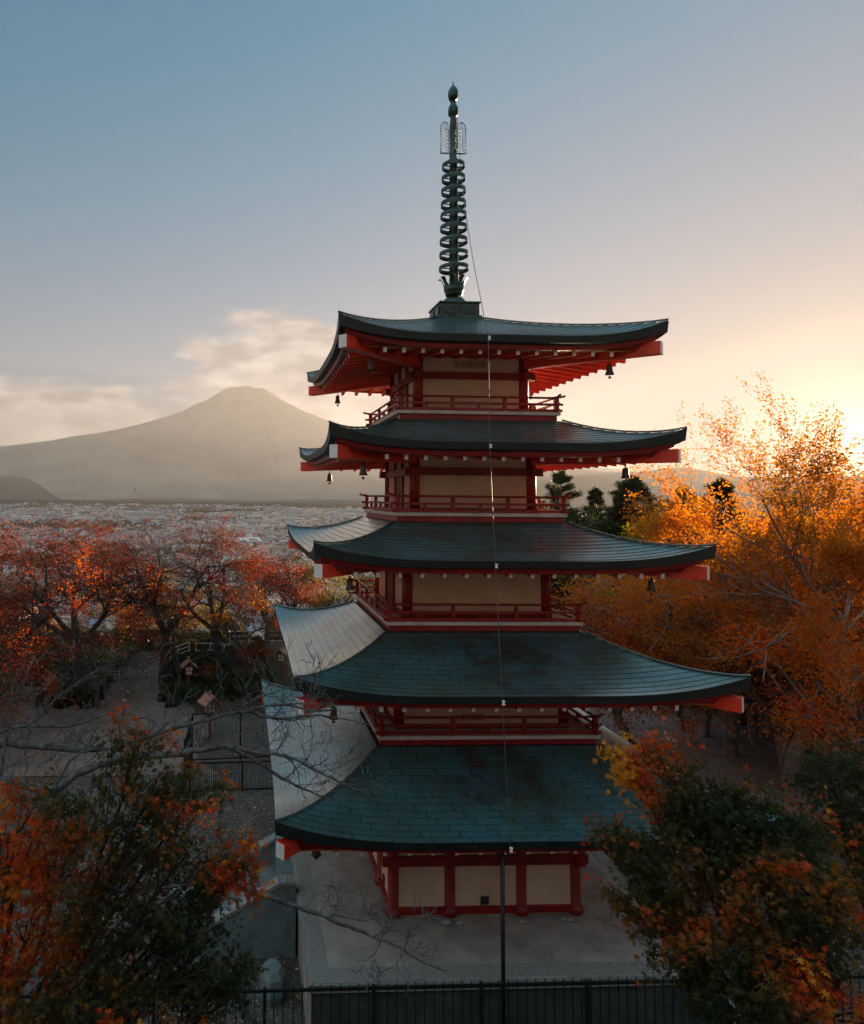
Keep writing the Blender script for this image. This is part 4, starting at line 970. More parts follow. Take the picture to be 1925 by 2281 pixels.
def bushy(loc, H, Rr, seed, label, lm, n=9000, size=0.10, tmpl=OVAL, name='tree', cat='tree', tint=None, bark='bark', group=None, zc=0.6, lobes=14):
    """tree with a crown of leaf clusters in uneven lobes around real limbs"""
    z = float(ground_z(loc[0], loc[1])); r_ = mk(name, (loc[0], loc[1], z), label, cat=cat, group=group); g = Grow(seed); base = np.array([loc[0], loc[1], z])
    tr_, td = g.path(base-np.array([0, 0, 0.3]), (g.r.uniform(-.1, .1), g.r.uniform(-.1, .1), 1), H*0.5, 0.028*H, 0.018*H, 0.06, 0, 6)
    P_ = []; W_ = []
    for k in range(lobes):
        a = g.r.uniform(0, 6.283); rr = Rr*math.sqrt(g.r.uniform(0.05, 1)); zz = H*(zc+(1-zc)*g.r.uniform(-0.95, 0.85)*(1-0.5*(rr/Rr)**2))
        c = base+np.array([math.cos(a)*rr, math.sin(a)*rr, zz]); i = g.r.randint(2, 6); g_p = tr_[i]
        mid = (g_p+c)/2+np.array([0, 0, -0.1*H*g.r.random()]); t = np.linspace(0, 1, 7)[:, None]
        g.tub.append(((1-t)**2*g_p+2*t*(1-t)*mid+t*t*c, np.linspace(0.012*H, 0.003*H, 7)))
        s_ = Rr*g.r.uniform(0.22, 0.42); m_ = int(n/lobes)
        q = g.rg.normal(0, 1, (m_, 3)); q /= np.linalg.norm(q, axis=1)[:, None]; q *= (g.rg.uniform(0, 1, m_)**0.45)[:, None]
        q *= s_*np.array([1, 1, 0.6]); q *= (1+0.5*clump(q+c, 1.4/s_, seed+k))[:, None]; P_.append(c+q)
        for _ in range(6):
            e = c+g.rg.normal(0, s_*0.5, 3); g.tub.append((np.array([c, (c+e)/2+g.rg.normal(0, 0.05, 3), e]), np.array([0.004*H, 0.003*H, 0.0015*H])))
    P_ = np.concatenate(P_); g.an = P_; D_ = P_-(base+np.array([0, 0, H*zc])); D_ /= np.linalg.norm(D_, axis=1)[:, None]+1e-9; g.ad = D_
    g.wood('trunk', M[bark], r_)
    g.leaves('crown', M[lm], r_, 1, size, tmpl, 0.05, tint or mixtint(0.1, 0.7, seed), 0.3)
    return r_
# evergreen and yellowing bushes behind the plaza
bushy((-9.0, 32.0), 5.2, 3.0, 31, 'olive and yellow leafed tree glowing between the cherry trunks', 'olive', 9000, 0.12, name='broadleaf_tree')
bushy((-12.8, 33.0), 4.6, 2.8, 32, 'rusty yellow tree low behind the crimson cherries', 'olive', 7000, 0.12, name='broadleaf_tree', tint=mixtint(0.4, 0.6, 4))
bushy((-1.6, 33.5), 7.4, 3.2, 33, 'dark evergreen tree behind the left corner of the middle roof', 'dark', 9000, 0.13, name='evergreen_tree')
bushy((0.6, 31.0), 6.4, 3.4, 34, 'dull orange and green bushy tree seen under the middle roof', 'olive', 9000, 0.11, name='broadleaf_tree', tint=mixtint(0.0, 0.6, 6))
for k, (x, y, H, Rr, lab) in enumerate([(-12.2, 19.6, 1.9, 2.1, 'dark clipped hedge at the plaza edge under the crimson cherries'), (-15.8, 18.2, 1.7, 2.3, 'dark leafy shrub at the far left behind the lantern'),
        (-7.4, 17.0, 1.3, 1.25, 'round dark shrub behind the iron enclosure'), (-5.4, 20.0, 1.5, 2.0, 'dull green shrub in the garden bed beside the lower roofs'),
        (-16.8, 13.4, 1.8, 2.2, 'dark rounded shrub at the left edge nearest the open plaza'), (-11.0, 24.0, 1.7, 2.2, 'dark shrub between the handrail and the cherry trunks'),
        (-14.2, 23.5, 1.9, 2.4, 'dark shrub behind the second cherry trunk from the left'), (-18.5, 20.5, 2.0, 2.6, 'large dark shrub behind the leftmost cherry trunk'), (-7.6, 22.6, 1.4, 1.6, 'dark shrub right of the short handrail'),
        (-4.0, 17.2, 1.3, 1.6, 'low twiggy shrub between the enclosure and the lower roofs'), (-9.8, 30.0, 1.6, 2.2, 'dark shrub at the far end of the path')]):
    bushy((x, y), H, Rr, 40+k, lab, 'dark', 3000, 0.07, name='shrub', cat='shrub', zc=0.5, lobes=12)
# dry grass in the garden bed
gx = rng.uniform(-7.5, -2.5, 9000); gy = rng.uniform(16, 29, 9000); kk = fbm(gx*0.4, gy*0.4, 3, 2) > -0.25; gx, gy = gx[kk], gy[kk]
P_ = np.stack([gx, gy, ground_z(gx, gy)], -1); D_ = np.tile([0, 0, 1.0], (len(P_), 1)); TG = (np.array([(-0.05, 0, 0), (0.05, 0, 0), (0.02, 1, 0.1), (-0.02, 1, 0.1)], float), np.array([(0, 1, 2, 3)]))
V, Q = scatter(P_, D_*2, rng.uniform(0.12, 0.35, len(P_)), TG, rng, 0.0)
M['drygrass'] = leaf_mat('dry_grass_blade', [(0, (0.05, 0.06, 0.02)), (0.5, (0.12, 0.10, 0.05)), (1, (0.22, 0.17, 0.10))], trans=0.3)
np_mesh('grass', V, Q, M['drygrass'], tint=rng.uniform(0, 1, len(Q)), kind='stuff', label='dry green and straw coloured grass in the garden bed', cat='grass')

# right side: pines, golden trees, tall sparse tree against the sun
def pine(loc, H, seed, label, name='pine_tree', size=0.2, group=None, irregular=0.0, zt=None):
    z = float(ground_z(loc[0], loc[1]))-0.3; r_ = mk(name, (loc[0], loc[1], z), label, group=group); g = Grow(seed); base = np.array([loc[0], loc[1], z])
    tr_, td = g.path(base, (g.r.uniform(-.06, .06), g.r.uniform(-.06, .06), 1), H, 0.020*H, 0.012, 0.03, 0, 14)
    nW = 20
    for k in range(nW):
        t = 0.20+0.77*k/(nW-1); t = min(0.97, t+g.r.uniform(-0.015, 0.015)); i = int(t*14); p = tr_[i]+(tr_[min(i+1, 14)]-tr_[i])*(t*14-i); Lb = H*0.36*(1-t)**0.85+0.15; Lb *= g.r.uniform(0.65, 1.25)
        nb = 6 if k < 14 else 4; a0 = g.r.uniform(0, 6.28)
        for b_ in range(nb):
            if g.r.random() < 0.12+irregular: continue
            a = a0+b_*6.283/nb+g.r.uniform(-0.3, 0.3); d = (math.cos(a), math.sin(a), g.r.uniform(0.05, 0.35)); l_ = Lb*g.r.uniform(0.7, 1.2)
            pts, ds = g.path(p, d, l_, 0.006*H*(1-t)+0.01, 0.006, 0.08, 0.05, 5)
            for q in range(2, 6):
                for sgn in (-1, 1):
                    dd = np.array(ds[q])+sgn*np.array([-ds[q][1], ds[q][0], 0])*0.9+np.array([0, 0, 0.2]); p2, d2 = g.path(pts[q], dd+g.rg.normal(0, 0.25, 3), l_*0.30, 0.006, 0.004, 0.1, 0.06, 2)
                    for w in range(3): g.an.append(p2[w]); g.ad.append(np.array([0, 0, 1.0])+d2[w]*0.6)
                g.an.append(pts[q]); g.ad.append(np.array([0, 0, 1.0]))
        g.an.append(tr_[-1]); g.ad.append(np.array([0, 0, 1.0]))
    g.wood('trunk', M['bark'], r_)
    def up_sc(A_): return A_
    A_ = np.repeat(np.array(g.an), 4, 0); D_ = np.repeat(np.array(g.ad), 4, 0); A_ = A_+g.rg.normal(0, 0.09, A_.shape)
    TV, TQ = NEED; TV = TV[:, [0, 2, 1]]
    V, Q_ = scatter(A_, D_*1.2, size*g.rg.uniform(0.7, 1.3, len(A_)), (TV, TQ), g.rg, 0.0)
    np_mesh('crown', V-np.array(base), Q_, M['dark'], r_, tint=np.repeat(np.clip(g.rg.uniform(0, 1, len(A_)), 0, 1), len(TQ)))
    return r_
def top_at(px, py, D_): p = at(px, py, D_); return p
PN = [(1247, 1048, 62, 'slim pine right of the third storey with a ragged top'), (1305, 1086, 66, 'small pine just right of the third storey balcony'), (1345, 1092, 60, 'lowest slender pine between two taller ones'),
      (1388, 1052, 58, 'tall layered pine in the middle of the right pine row'), (1446, 1064, 60, 'broad layered pine at the right end of the pine row'), (1215, 1085, 70, 'dark pine partly hidden behind the third storey'),
      (1605, 1068, 44, 'wide pine among the golden trees below the sun'), (1540, 1082, 50, 'flat topped pine left of the glowing sun')]
for k, (px, py, D_, lab) in enumerate(PN):
    p = at(px, py, D_); z = float(ground_z(p[0], p[1])); pine((p[0], p[1]), p[2]-z, 60+k, lab, size=0.26, group='pine trees on the slope to the right', irregular=0.1 if k < 6 else 0.2)
# dense second row below the pine tops
for k, (px, D_, top) in enumerate([(1230, 64, 1140), (1290, 60, 1135), (1350, 60, 1130), (1410, 58, 1125), (1480, 56, 1128), (1560, 50, 1120)]):
    p = at(px, top, D_); z = float(ground_z(p[0], p[1])); bushy((p[0], p[1]), p[2]-z, 4.2, 80+k, ['dark bushy evergreen low beside the third storey balcony', 'dark evergreen below the small pine', 'dark evergreen between the slender pines', 'dark evergreen at the foot of the tall layered pine',
        'brown green bushy tree right of the pine row', 'olive bushy tree under the flat topped pine'][k], 'dark' if k < 4 else 'olive', 8000, 0.22, name='evergreen_tree', tint=mixtint(0.2, 0.6, k))
# golden trees
GT = [(1490, 1200, 40, 4.2, 'gold', 'golden leafed tree just right of the third roof corner'), (1610, 1150, 34, 4.4, 'gold', 'dense orange gold tree below the flat topped pine'), (1740, 1115, 33, 4.6, 'gold', 'large amber tree directly under the sun glow'),
      (1860, 1120, 34, 4.4, 'gold', 'amber tree at the right edge below the tall sparse tree'), (1400, 1230, 46, 4.2, 'olive', 'yellow green tree behind the red leafed branches'), (1690, 1230, 38, 3.8, 'gold', 'bright orange tree over the dark trunks on the right'),
      (1830, 1270, 35, 3.8, 'gold', 'orange leafed tree with a slanting pale trunk at the right edge'), (1560, 1270, 36, 3.4, 'olive', 'olive tree between the two pale trunks'), (1930, 1330, 27, 3.0, 'gold', 'glowing orange tree cut by the right edge')]
for k, (px, py, D_, Rr, lm, lab) in enumerate(GT):
    p = at(px, py, D_); z = float(ground_z(p[0], p[1])); bushy((p[0], p[1]), p[2]-z, Rr, 100+k, lab, lm, 9500, 0.12, name='golden_tree', tint=mixtint([0.15, 0.0, 0.2, 0.1, 0.0, 0.3, 0.1, 0.1, 0.2][k], 0.80, k+50, 0.8), bark='pale_bark', zc=0.66, lobes=24, group='golden autumn trees on the right')
# tall sparse tree in front of the sun
p = at(1905, 1010, 27); zg = float(ground_z(p[0], p[1]))
r_ = mk('tall_tree', (p[0], p[1], zg), 'tall sparse amber tree with thin rising limbs in front of the sun'); g = Grow(131)
C_ = dict(lev=3, n={3: 7, 2: 6, 1: 5}, wander=0.12, up=0.03, up0=0.02, spread=0.62, flat=0.95, lr=0.88, start=0.3, start0=0.25)
tr_, td = g.path((p[0], p[1], zg-0.3), (0.02, 0, 1), 7.2, 0.17, 0.12, 0.03, 0, 7)
for k, (a, l_) in enumerate([(math.pi*1.05, 4.6), (math.pi*0.85, 4.2), (math.pi*1.25, 3.6), (0.3, 4.6), (math.pi*0.5, 3.8), (-0.9, 4.4), (0.9, 4.0)]):
    g.branch(tr_[-1]-td[-1]*0.25*k, (math.cos(a)*0.95, math.sin(a)*0.95, 0.75), l_, 0.055, 3, C_)
g.wood('trunk', M['pale_bark'], r_); g.leaves('crown', M['gold'], r_, 6, 0.095, OVAL, 0.10, mixtint(0.3, 0.4, 9), 0.4, keep=lambda A_: clump(A_, 0.7, 8) > 0.15)
# cherry with orange red leaves and long low limbs just right of the lower roofs
cherry((11.2, 11.5), 7.4, 141, 'grey limbed cherry with hanging orange leaves beside the right roof corners', per=3, size=0.105, lm='crimson', bark='lichen', keep=lambda A_: clump(A_, 0.5, 12) > 0.42, tint=mixtint(0.60, 0.35, 3), lean=(-0.25, 0), nstem=4, n={4: 4, 3: 5, 2: 5, 1: 5})
cherry((21.0, 12.6), 9.5, 142, 'big dark trunked cherry behind the granite pillar', per=3, size=0.11, lm='gold', bark='pale_bark', tint=mixtint(0.2, 0.6, 5), lean=(-0.12, 0.0), n={4: 4, 3: 4, 2: 5, 1: 5}, start0=0.5)
# upright trunks in the dark wood at the right
for k, (px, py, D_, rr, H, lab) in enumerate([(1755, 1640, 31, 0.27, 10.0, 'thick pale mottled trunk standing in the dark wood'), (1850, 1600, 33, 0.20, 10.5, 'slimmer dark trunk right of the thick pale one'), (1690, 1600, 36, 0.2, 9.5, 'leaning trunk left of the thick pale one')]):
    d = at(px, py, D_); x, y = d[0], d[1]
    cherry((x, y), H, 150+k, lab, per=2, size=0.12, lm='gold', bark='pale_bark', tint=mixtint(0.2, 0.6, k), nstem=3, name='old_tree', n={4: 4, 3: 4, 2: 4, 1: 4}, spread=0.7, start0=0.6, lean=(0.05-0.1*k, 0))
# dark wood closing the view at the right and behind the camera
WD = [(23, 16), (25, 11), (26, 6), (24, 20), (28, 15), (24.5, 1), (27, 25), (22, -4), (30, 9), (31, 20)]
for k, (x, y) in enumerate(WD):
    bushy((x, y), 4.6+0.5*(k % 3), 3.4, 170+k, ['shadowy evergreen %s' % w for w in ('straight behind the granite pillar', 'right of the pale mottled trunk', 'under the glowing tree at the right edge', 'behind the log fence', 'deeper in the wood behind the pale trunk',
        'low at the right edge beyond the lane', 'at the back of the wood behind the fences', 'nearest the viewer at the right edge', 'deepest in the wood at the right edge', 'at the far back behind the golden trees')][k], 'dark', 6500, 0.17, name='evergreen_tree', zc=0.5, tint=mixtint(0.0, 0.7, k))

# ================================================================== FOREGROUND TREES
def lobed(name, base_xy, lobes, seed, label, lm, size, tmpl, dens, tint, bark='dark_bark', cat='tree', leafjit=0.05, twig=0.22):
    """tree whose crown is given as a list of lobes (centre, radius)"""
    x, y = base_xy; z = float(ground_z(x, y)); r_ = mk(name, (x, y, z), label, cat=cat); g = Grow(seed)
    cs = [(np.array(c), rr) for c, rr in lobes]; mean = sum(c for c, _ in cs)/len(cs); base = np.array([x, y, z-0.3])
    fork = base*0.45+mean*0.55; fork[2] = z+(mean[2]-z)*0.35
    tr_ = np.array([base, base*0.7+fork*0.3+np.array([0.05, 0, 0.1]), base*0.35+fork*0.65+np.array([-0.04, 0.05, 0]), fork]); g.tub.append((tr_, np.array([0.13, 0.11, 0.095, 0.08])))
    for k, (c, rr) in enumerate(cs):
        mid = fork*0.5+c*0.5+g.rg.normal(0, 0.15, 3)-np.array([0, 0, 0.15]); t = np.linspace(0, 1, 9)[:, None]; lim = (1-t)**2*fork+2*t*(1-t)*mid+t*t*c
        lim[1:-1] += g.rg.normal(0, 0.03, (7, 3)); g.tub.append((lim, np.linspace(0.042, 0.012, 9)))
        nb = max(8, int(dens*rr**2))
        for b_ in range(nb):
            d = g.rg.normal(0, 1, 3); d[2] = d[2]*0.45+0.1; d /= np.linalg.norm(d); s0 = lim[g.r.randint(5, 8)]; e = c+d*rr*g.r.uniform(0.55, 1.05)*np.array([1, 1, 0.8])
            m_ = (s0+e)/2+g.rg.normal(0, 0.06, 3)+np.array([0, 0, 0.06]); t = np.linspace(0, 1, 6)[:, None]; tw = (1-t)**2*s0+2*t*(1-t)*m_+t*t*e
            g.tub.append((tw, np.linspace(0.009, 0.003, 6)))
            for q in range(2, 6):
                for _ in range(2):
                    dd = (tw[q]-tw[q-1])*1.2/np.linalg.norm(tw[q]-tw[q-1]+1e-9)+g.rg.normal(0, 0.8, 3)*np.array([1, 1, 0.45]); p2, d2 = g.path(tw[q], dd, twig*g.r.uniform(0.5, 1.2), 0.0035, 0.002, 0.12, -0.03, 4)
                    for w in range(1, 5): g.an.append(p2[w]); g.ad.append(d2[w])
    g.wood('trunk', M[bark], r_)
    g.leaves('crown', M[lm], r_, 2, size, tmpl, leafjit, tint, 0.55, light=0.5, flat=0.8)
    return r_
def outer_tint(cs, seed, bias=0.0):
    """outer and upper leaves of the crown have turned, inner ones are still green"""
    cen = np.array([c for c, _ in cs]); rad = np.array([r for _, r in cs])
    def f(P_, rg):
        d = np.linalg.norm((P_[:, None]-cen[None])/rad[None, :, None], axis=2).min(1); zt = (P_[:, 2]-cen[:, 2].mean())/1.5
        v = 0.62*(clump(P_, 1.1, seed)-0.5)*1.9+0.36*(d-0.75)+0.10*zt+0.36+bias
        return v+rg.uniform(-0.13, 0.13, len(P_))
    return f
def LB(l): return [(at(px, py, D_), rr) for px, py, D_, rr in l]
left = LB([(300, 1660, 7.3, 0.33), (350, 1740, 7.2, 0.42), (440, 1760, 7.2, 0.30), (300, 1830, 7.0, 0.50), (420, 1900, 7.0, 0.42), (190, 1800, 7.1, 0.46), (80, 1790, 7.0, 0.48), (20, 1860, 6.8, 0.5), (140, 1930, 6.8, 0.5),
           (260, 1980, 6.7, 0.5), (400, 2030, 6.8, 0.45), (500, 1960, 7.0, 0.38), (545, 1925, 7.0, 0.26), (470, 2090, 6.7, 0.42), (340, 2130, 6.5, 0.5), (200, 2130, 6.4, 0.5), (60, 2060, 6.5, 0.55), (50, 2200, 6.2, 0.5),
           (180, 2240, 6.2, 0.45), (320, 2250, 6.2, 0.45), (450, 2240, 6.4, 0.36), (520, 2215, 6.5, 0.22), (-60, 1950, 6.6, 0.5)])
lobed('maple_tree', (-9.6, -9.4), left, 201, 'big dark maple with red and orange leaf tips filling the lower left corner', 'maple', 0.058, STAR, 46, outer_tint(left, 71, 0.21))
right = LB([(1650, 1850, 7.9, 0.26), (1730, 1840, 8.0, 0.28), (1600, 1800, 7.9, 0.22), (1780, 1880, 7.8, 0.30), (1410, 1705, 7.9, 0.13), (1475, 1695, 7.9, 0.20), (1560, 1740, 7.8, 0.26), (1490, 1790, 7.7, 0.26), (1640, 1810, 7.6, 0.28), (1560, 1880, 7.5, 0.34), (1690, 1900, 7.4, 0.38), (1420, 1900, 7.6, 0.26), (1370, 1870, 7.7, 0.18), (1480, 1960, 7.3, 0.40),
            (1600, 1980, 7.2, 0.48), (1720, 1990, 7.1, 0.48), (1400, 1980, 7.5, 0.24), (1480, 2060, 7.2, 0.22), (1560, 2100, 7.0, 0.42), (1700, 2130, 6.9, 0.50), (1800, 2060, 7.0, 0.42), (1520, 2180, 7.0, 0.26), (1620, 2230, 6.8, 0.40), (1760, 2240, 6.7, 0.48), (1870, 2180, 6.8, 0.42), (1790, 1960, 7.3, 0.30)])
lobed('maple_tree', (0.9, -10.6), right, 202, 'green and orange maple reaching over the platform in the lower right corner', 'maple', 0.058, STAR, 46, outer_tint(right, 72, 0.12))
far_r = LB([(1850, 1740, 10.5, 0.42), (1910, 1710, 10.2, 0.5), (1870, 1810, 10.2, 0.5), (1920, 1810, 10.0, 0.6), (1880, 1900, 9.8, 0.6), (1930, 1960, 9.6, 0.5)])
lobed('maple_tree', (4.6, -8.3), far_r, 203, 'dark shaded maple with red tips behind the other at the right edge', 'maple', 0.055, STAR5, 26, outer_tint(far_r, 73, 0.05))

# bare lichen covered cherry reaching in from the left
zb = float(ground_z(-12.5, -6.0)); r_ = mk('bare_cherry_tree', (-12.5, -6.0, zb), 'leafless cherry with lichen covered branches reaching over the lowest roof from the left'); g = Grow(211)
def poly(pts, r0, r1, tw=1.0, tl=0.45, lev=2, jitter=0.006):
    P_ = np.array([at(px, py, D_) for px, py, D_ in pts]); seg = np.linalg.norm(np.diff(P_, axis=0), axis=1); c = np.concatenate([[0], np.cumsum(seg)]); n = max(8, int(c[-1]/0.09))
    s_ = np.linspace(0, c[-1], n); Q_ = np.stack([np.interp(s_, c, P_[:, k]) for k in range(3)], 1)
    for _ in range(2): Q_[1:-1] = (Q_[:-2]+2*Q_[1:-1]+Q_[2:])/4
    Q_[1:-1] += g.rg.normal(0, jitter, (n-2, 3)); rad = np.linspace(r0, r1, n)*(1+0.14*np.sin(np.arange(n)*1.9)); g.tub.append((Q_, rad))
    k = 0
    while k < n-1:
        if g.r.random() < 0.50*tw:
            d = Q_[min(k+1, n-1)]-Q_[k]; d /= np.linalg.norm(d)+1e-9; sd_ = g.rg.normal(0, 0.75, 3); sd_[2] = abs(sd_[2])*0.9+0.15 if g.r.random() < 0.75 else -abs(sd_[2])*0.5
            g.branch(Q_[k], d*0.55+sd_, tl*g.r.uniform(0.5, 1.3), min(rad[k]*0.42, 0.009), lev, dict(lev=3, n=3, wander=0.24, up=0.04, up0=0.04, spread=0.85, flat=1.0, lr=0.95, start=0.2))
        k += 1
    return Q_
K = 9.0
trunk = [(-300, 2150, 9.3), (-240, 1950, 9.2), (-170, 1820, 9.1), (-110, 1760, 9.0)]
tb = np.array([[-12.5, -6.0, zb-0.3]]+[list(at(*t)) for t in trunk]); g.tub.append((tb, np.array([0.24, 0.21, 0.18, 0.15, 0.12])))
J = (-110, 1760, 9.0)
poly([J, (0, 1735, 9.0), (119, 1766, 8.9), (179, 1718, 8.9), (278, 1683, 8.9), (389, 1682, 9.0), (458, 1668, 9.0), (514, 1664, 9.0)], 0.058, 0.036, 0.6)
poly([(514, 1664, 9.0), (557, 1674, 9.0), (622, 1680, 9.0), (665, 1695, 9.0), (735, 1730, 9.0), (784, 1757, 9.0), (819, 1762, 9.0)], 0.030, 0.006, 1.25)
poly([(514, 1664, 9.0), (568, 1691, 9.0), (604, 1719, 9.0), (643, 1740, 9.0), (686, 1762, 9.0), (754, 1790, 9.0)], 0.032, 0.006, 1.1)
poly([J, (-60, 1690, 9.2), (0, 1651, 9.2), (79, 1663, 9.2), (179, 1671, 9.2), (262, 1667, 9.2), (330, 1640, 9.3), (395, 1620, 9.4), (471, 1603, 9.4), (503, 1590, 9.4), (557, 1583, 9.4), (600, 1570, 9.4), (643, 1569, 9.4), (700, 1587, 9.4), (745, 1580, 9.4)], 0.050, 0.012, 1.0)
poly([(557, 1583, 9.4), (600, 1600, 9.4), (652, 1602, 9.4), (700, 1590, 9.4), (784, 1606, 9.4), (829, 1615, 9.4)], 0.026, 0.004, 1.1)
poly([(643, 1569, 9.4), (700, 1567, 9.4), (784, 1572, 9.4), (803, 1575, 9.4)], 0.010, 0.003, 1.2)
poly([(503, 1590, 9.4), (580, 1550, 9.4), (650, 1530, 9.4), (690, 1505, 9.4), (710, 1485, 9.4)], 0.012, 0.003, 1.0)
poly([(-60, 1690, 9.2), (0, 1625, 9.6), (60, 1618, 9.6), (159, 1620, 9.7), (240, 1590, 9.7), (300, 1560, 9.7), (340, 1520, 9.7)], 0.028, 0.006, 1.0)
poly([(60, 1618, 9.6), (120, 1560, 9.8), (200, 1500, 9.9), (250, 1470, 9.9)], 0.016, 0.004, 1.0)
poly([(0, 1735, 9.0), (10, 1660, 9.0), (30, 1600, 9.1), (20, 1540, 9.1), (50, 1480, 9.1)], 0.024, 0.005, 1.0)
poly([(119, 1766, 8.9), (150, 1700, 8.9), (230, 1640, 8.9), (300, 1600, 8.9)], 0.018, 0.004, 1.0)
poly([(-240, 1950, 9.2), (-100, 1990, 9.0), (100, 2000, 8.8), (300, 1975, 8.6), (450, 1955, 8.5), (557, 1982, 8.4), (627, 2007, 8.4), (698, 2033, 8.4), (744, 2050, 8.4), (783, 2064, 8.4), (817, 2081, 8.4), (868, 2101, 8.4), (911, 2123, 8.4), (939, 2143, 8.4), (996, 2164, 8.4)], 0.075, 0.008, 0.55, tl=0.40)
poly([(730, 2045, 8.4), (744, 2035, 8.4), (792, 2050, 8.4), (846, 2050, 8.4)], 0.014, 0.003, 1.3, tl=0.35)
poly([(830, 2085, 8.4), (868, 2072, 8.4), (925, 2072, 8.4), (955, 2045, 8.4)], 0.012, 0.003, 1.2, tl=0.35)
poly([(850, 2095, 8.4), (840, 2120, 8.4), (815, 2145, 8.4), (795, 2140, 8.4)], 0.008, 0.003, 0.8, tl=0.25)
g.wood('trunk', M['lichen'], r_)

# ================================================================== TOWN ON THE PLAIN
def house_tmpl(kind):
    """unit house: 1 x 1 footprint, 1 high to the eaves. returns vertices, quads, roof flag"""
    if kind == 'gable':
        e = 0.07; V = [(-.5, -.5, 0), (.5, -.5, 0), (.5, .5, 0), (-.5, .5, 0), (-.5, -.5, 1), (.5, -.5, 1), (.5, .5, 1), (-.5, .5, 1), (-.5-e, 0, 1.45), (.5+e, 0, 1.45),
             (-.5-e, -.5-e, .96), (.5+e, -.5-e, .96), (.5+e, .5+e, .96), (-.5-e, .5+e, .96), (-.5, 0, 1.40), (.5, 0, 1.40)]
        Q_ = [(0, 1, 5, 4), (1, 2, 6, 5), (2, 3, 7, 6), (3, 0, 4, 7), (5, 6, 15, 15), (7, 4, 14, 14), (10, 11, 9, 8), (12, 13, 8, 9)]; rf = [0, 0, 0, 0, 0, 0, 1, 1]
    elif kind == 'hip':
        e = 0.06; V = [(-.5, -.5, 0), (.5, -.5, 0), (.5, .5, 0), (-.5, .5, 0), (-.5, -.5, 1), (.5, -.5, 1), (.5, .5, 1), (-.5, .5, 1), (-.22, 0, 1.42), (.22, 0, 1.42),
             (-.5-e, -.5-e, .97), (.5+e, -.5-e, .97), (.5+e, .5+e, .97), (-.5-e, .5+e, .97)]
        Q_ = [(0, 1, 5, 4), (1, 2, 6, 5), (2, 3, 7, 6), (3, 0, 4, 7), (10, 11, 9, 8), (12, 13, 8, 9), (11, 12, 9, 9), (13, 10, 8, 8)]; rf = [0, 0, 0, 0, 1, 1, 1, 1]
    else:
        V = [(-.5, -.5, 0), (.5, -.5, 0), (.5, .5, 0), (-.5, .5, 0), (-.5, -.5, 1), (.5, -.5, 1), (.5, .5, 1), (-.5, .5, 1), (-.5, -.5, 1.08), (.5, -.5, 1.08), (.5, .5, 1.08), (-.5, .5, 1.08)]
        Q_ = [(0, 1, 5, 4), (1, 2, 6, 5), (2, 3, 7, 6), (3, 0, 4, 7), (4, 5, 9, 8), (5, 6, 10, 9), (6, 7, 11, 10), (7, 4, 8, 11), (8, 9, 10, 11)]; rf = [0, 0, 0, 0, 0, 0, 0, 0, 1]
    tri = [q for q in Q_]
    return np.array(V, float), tri, rf
M['housewall'] = leaf_mat('house_wall', [(0, (0.32, 0.24, 0.18)), (0.35, (0.56, 0.48, 0.40)), (0.75, (0.78, 0.70, 0.62)), (1, (0.64, 0.46, 0.30))], rough=0.8, trans=0.0)
M['houseroof'] = leaf_mat('house_roof', [(0, (0.09, 0.09, 0.10)), (0.35, (0.19, 0.19, 0.21)), (0.55, (0.33, 0.34, 0.36)), (0.72, (0.20, 0.30, 0.40)), (0.86, (0.30, 0.13, 0.09)), (1, (0.62, 0.62, 0.62))], rough=0.55, trans=0.0)
M['townglass'] = mat('town_window_band', (0.10, 0.11, 0.12), 0.3)
def town_mesh(name, spec, rg, parent=None, loc=(0, 0, 0), win=False, **kw):
    """spec rows: x, y, z, length, width, height, angle, kind, wall tint, roof tint"""
    tris = []; Vs = []; mi = []; tt = []; b = 0
    for (x, y, z, l_, w_, h_, a, kind, tw, tr2) in spec:
        V, Q_, rf = TM[kind]; c, s = math.cos(a), math.sin(a); X = V[:, 0]*l_; Y = V[:, 1]*w_; Z = np.where(V[:, 2] > 1, h_+(V[:, 2]-1)*min(l_, w_), V[:, 2]*h_)
        Vs.append(np.stack([x+X*c-Y*s, y+X*s+Y*c, z-1.5*(V[:, 2] <= 0)+Z], 1))
        for q, f in zip(Q_, rf): tris.append([b+i for i in q]); mi.append(f); tt.append(tr2 if f else tw)
        b += len(V)
    return np.concatenate(Vs), tris, mi, tt
TM = {k: house_tmpl(k) for k in ('gable', 'hip', 'flat')}
rt = np.random.default_rng(77); rr_ = random.Random(78)
spots = []
NT = 30000
u = rt.uniform(0, 1, NT*2); rad = np.sqrt(560**2+u*(4300**2-560**2)); azm = np.radians(rt.uniform(-23, 13, NT*2))
X = CAM[0]+rad*np.sin(azm); Y = CAM[1]+rad*np.cos(azm)
dn = fbm(X*0.0022, Y*0.0022, 3, 44); gaps = fbm(X*0.007, Y*0.007, 2, 45)
kp = (dn > -0.30-0.0*rad)&(gaps > -0.42)&(rt.uniform(0, 1, NT*2) < np.clip(1.25-rad/5500, 0.25, 1)*np.clip(0.8+dn*1.5, 0.3, 1))
# streets leave lines free of houses
ca_, sa_ = math.cos(0.4), math.sin(0.4); gxx = X*ca_+Y*sa_; gyy = -X*sa_+Y*ca_
kp &= (np.mod(gxx, 74) > 8)&(np.mod(gyy, 58) > 6)
X, Y, rad = X[kp], Y[kp], rad[kp]; gxx, gyy = gxx[kp], gyy[kp]
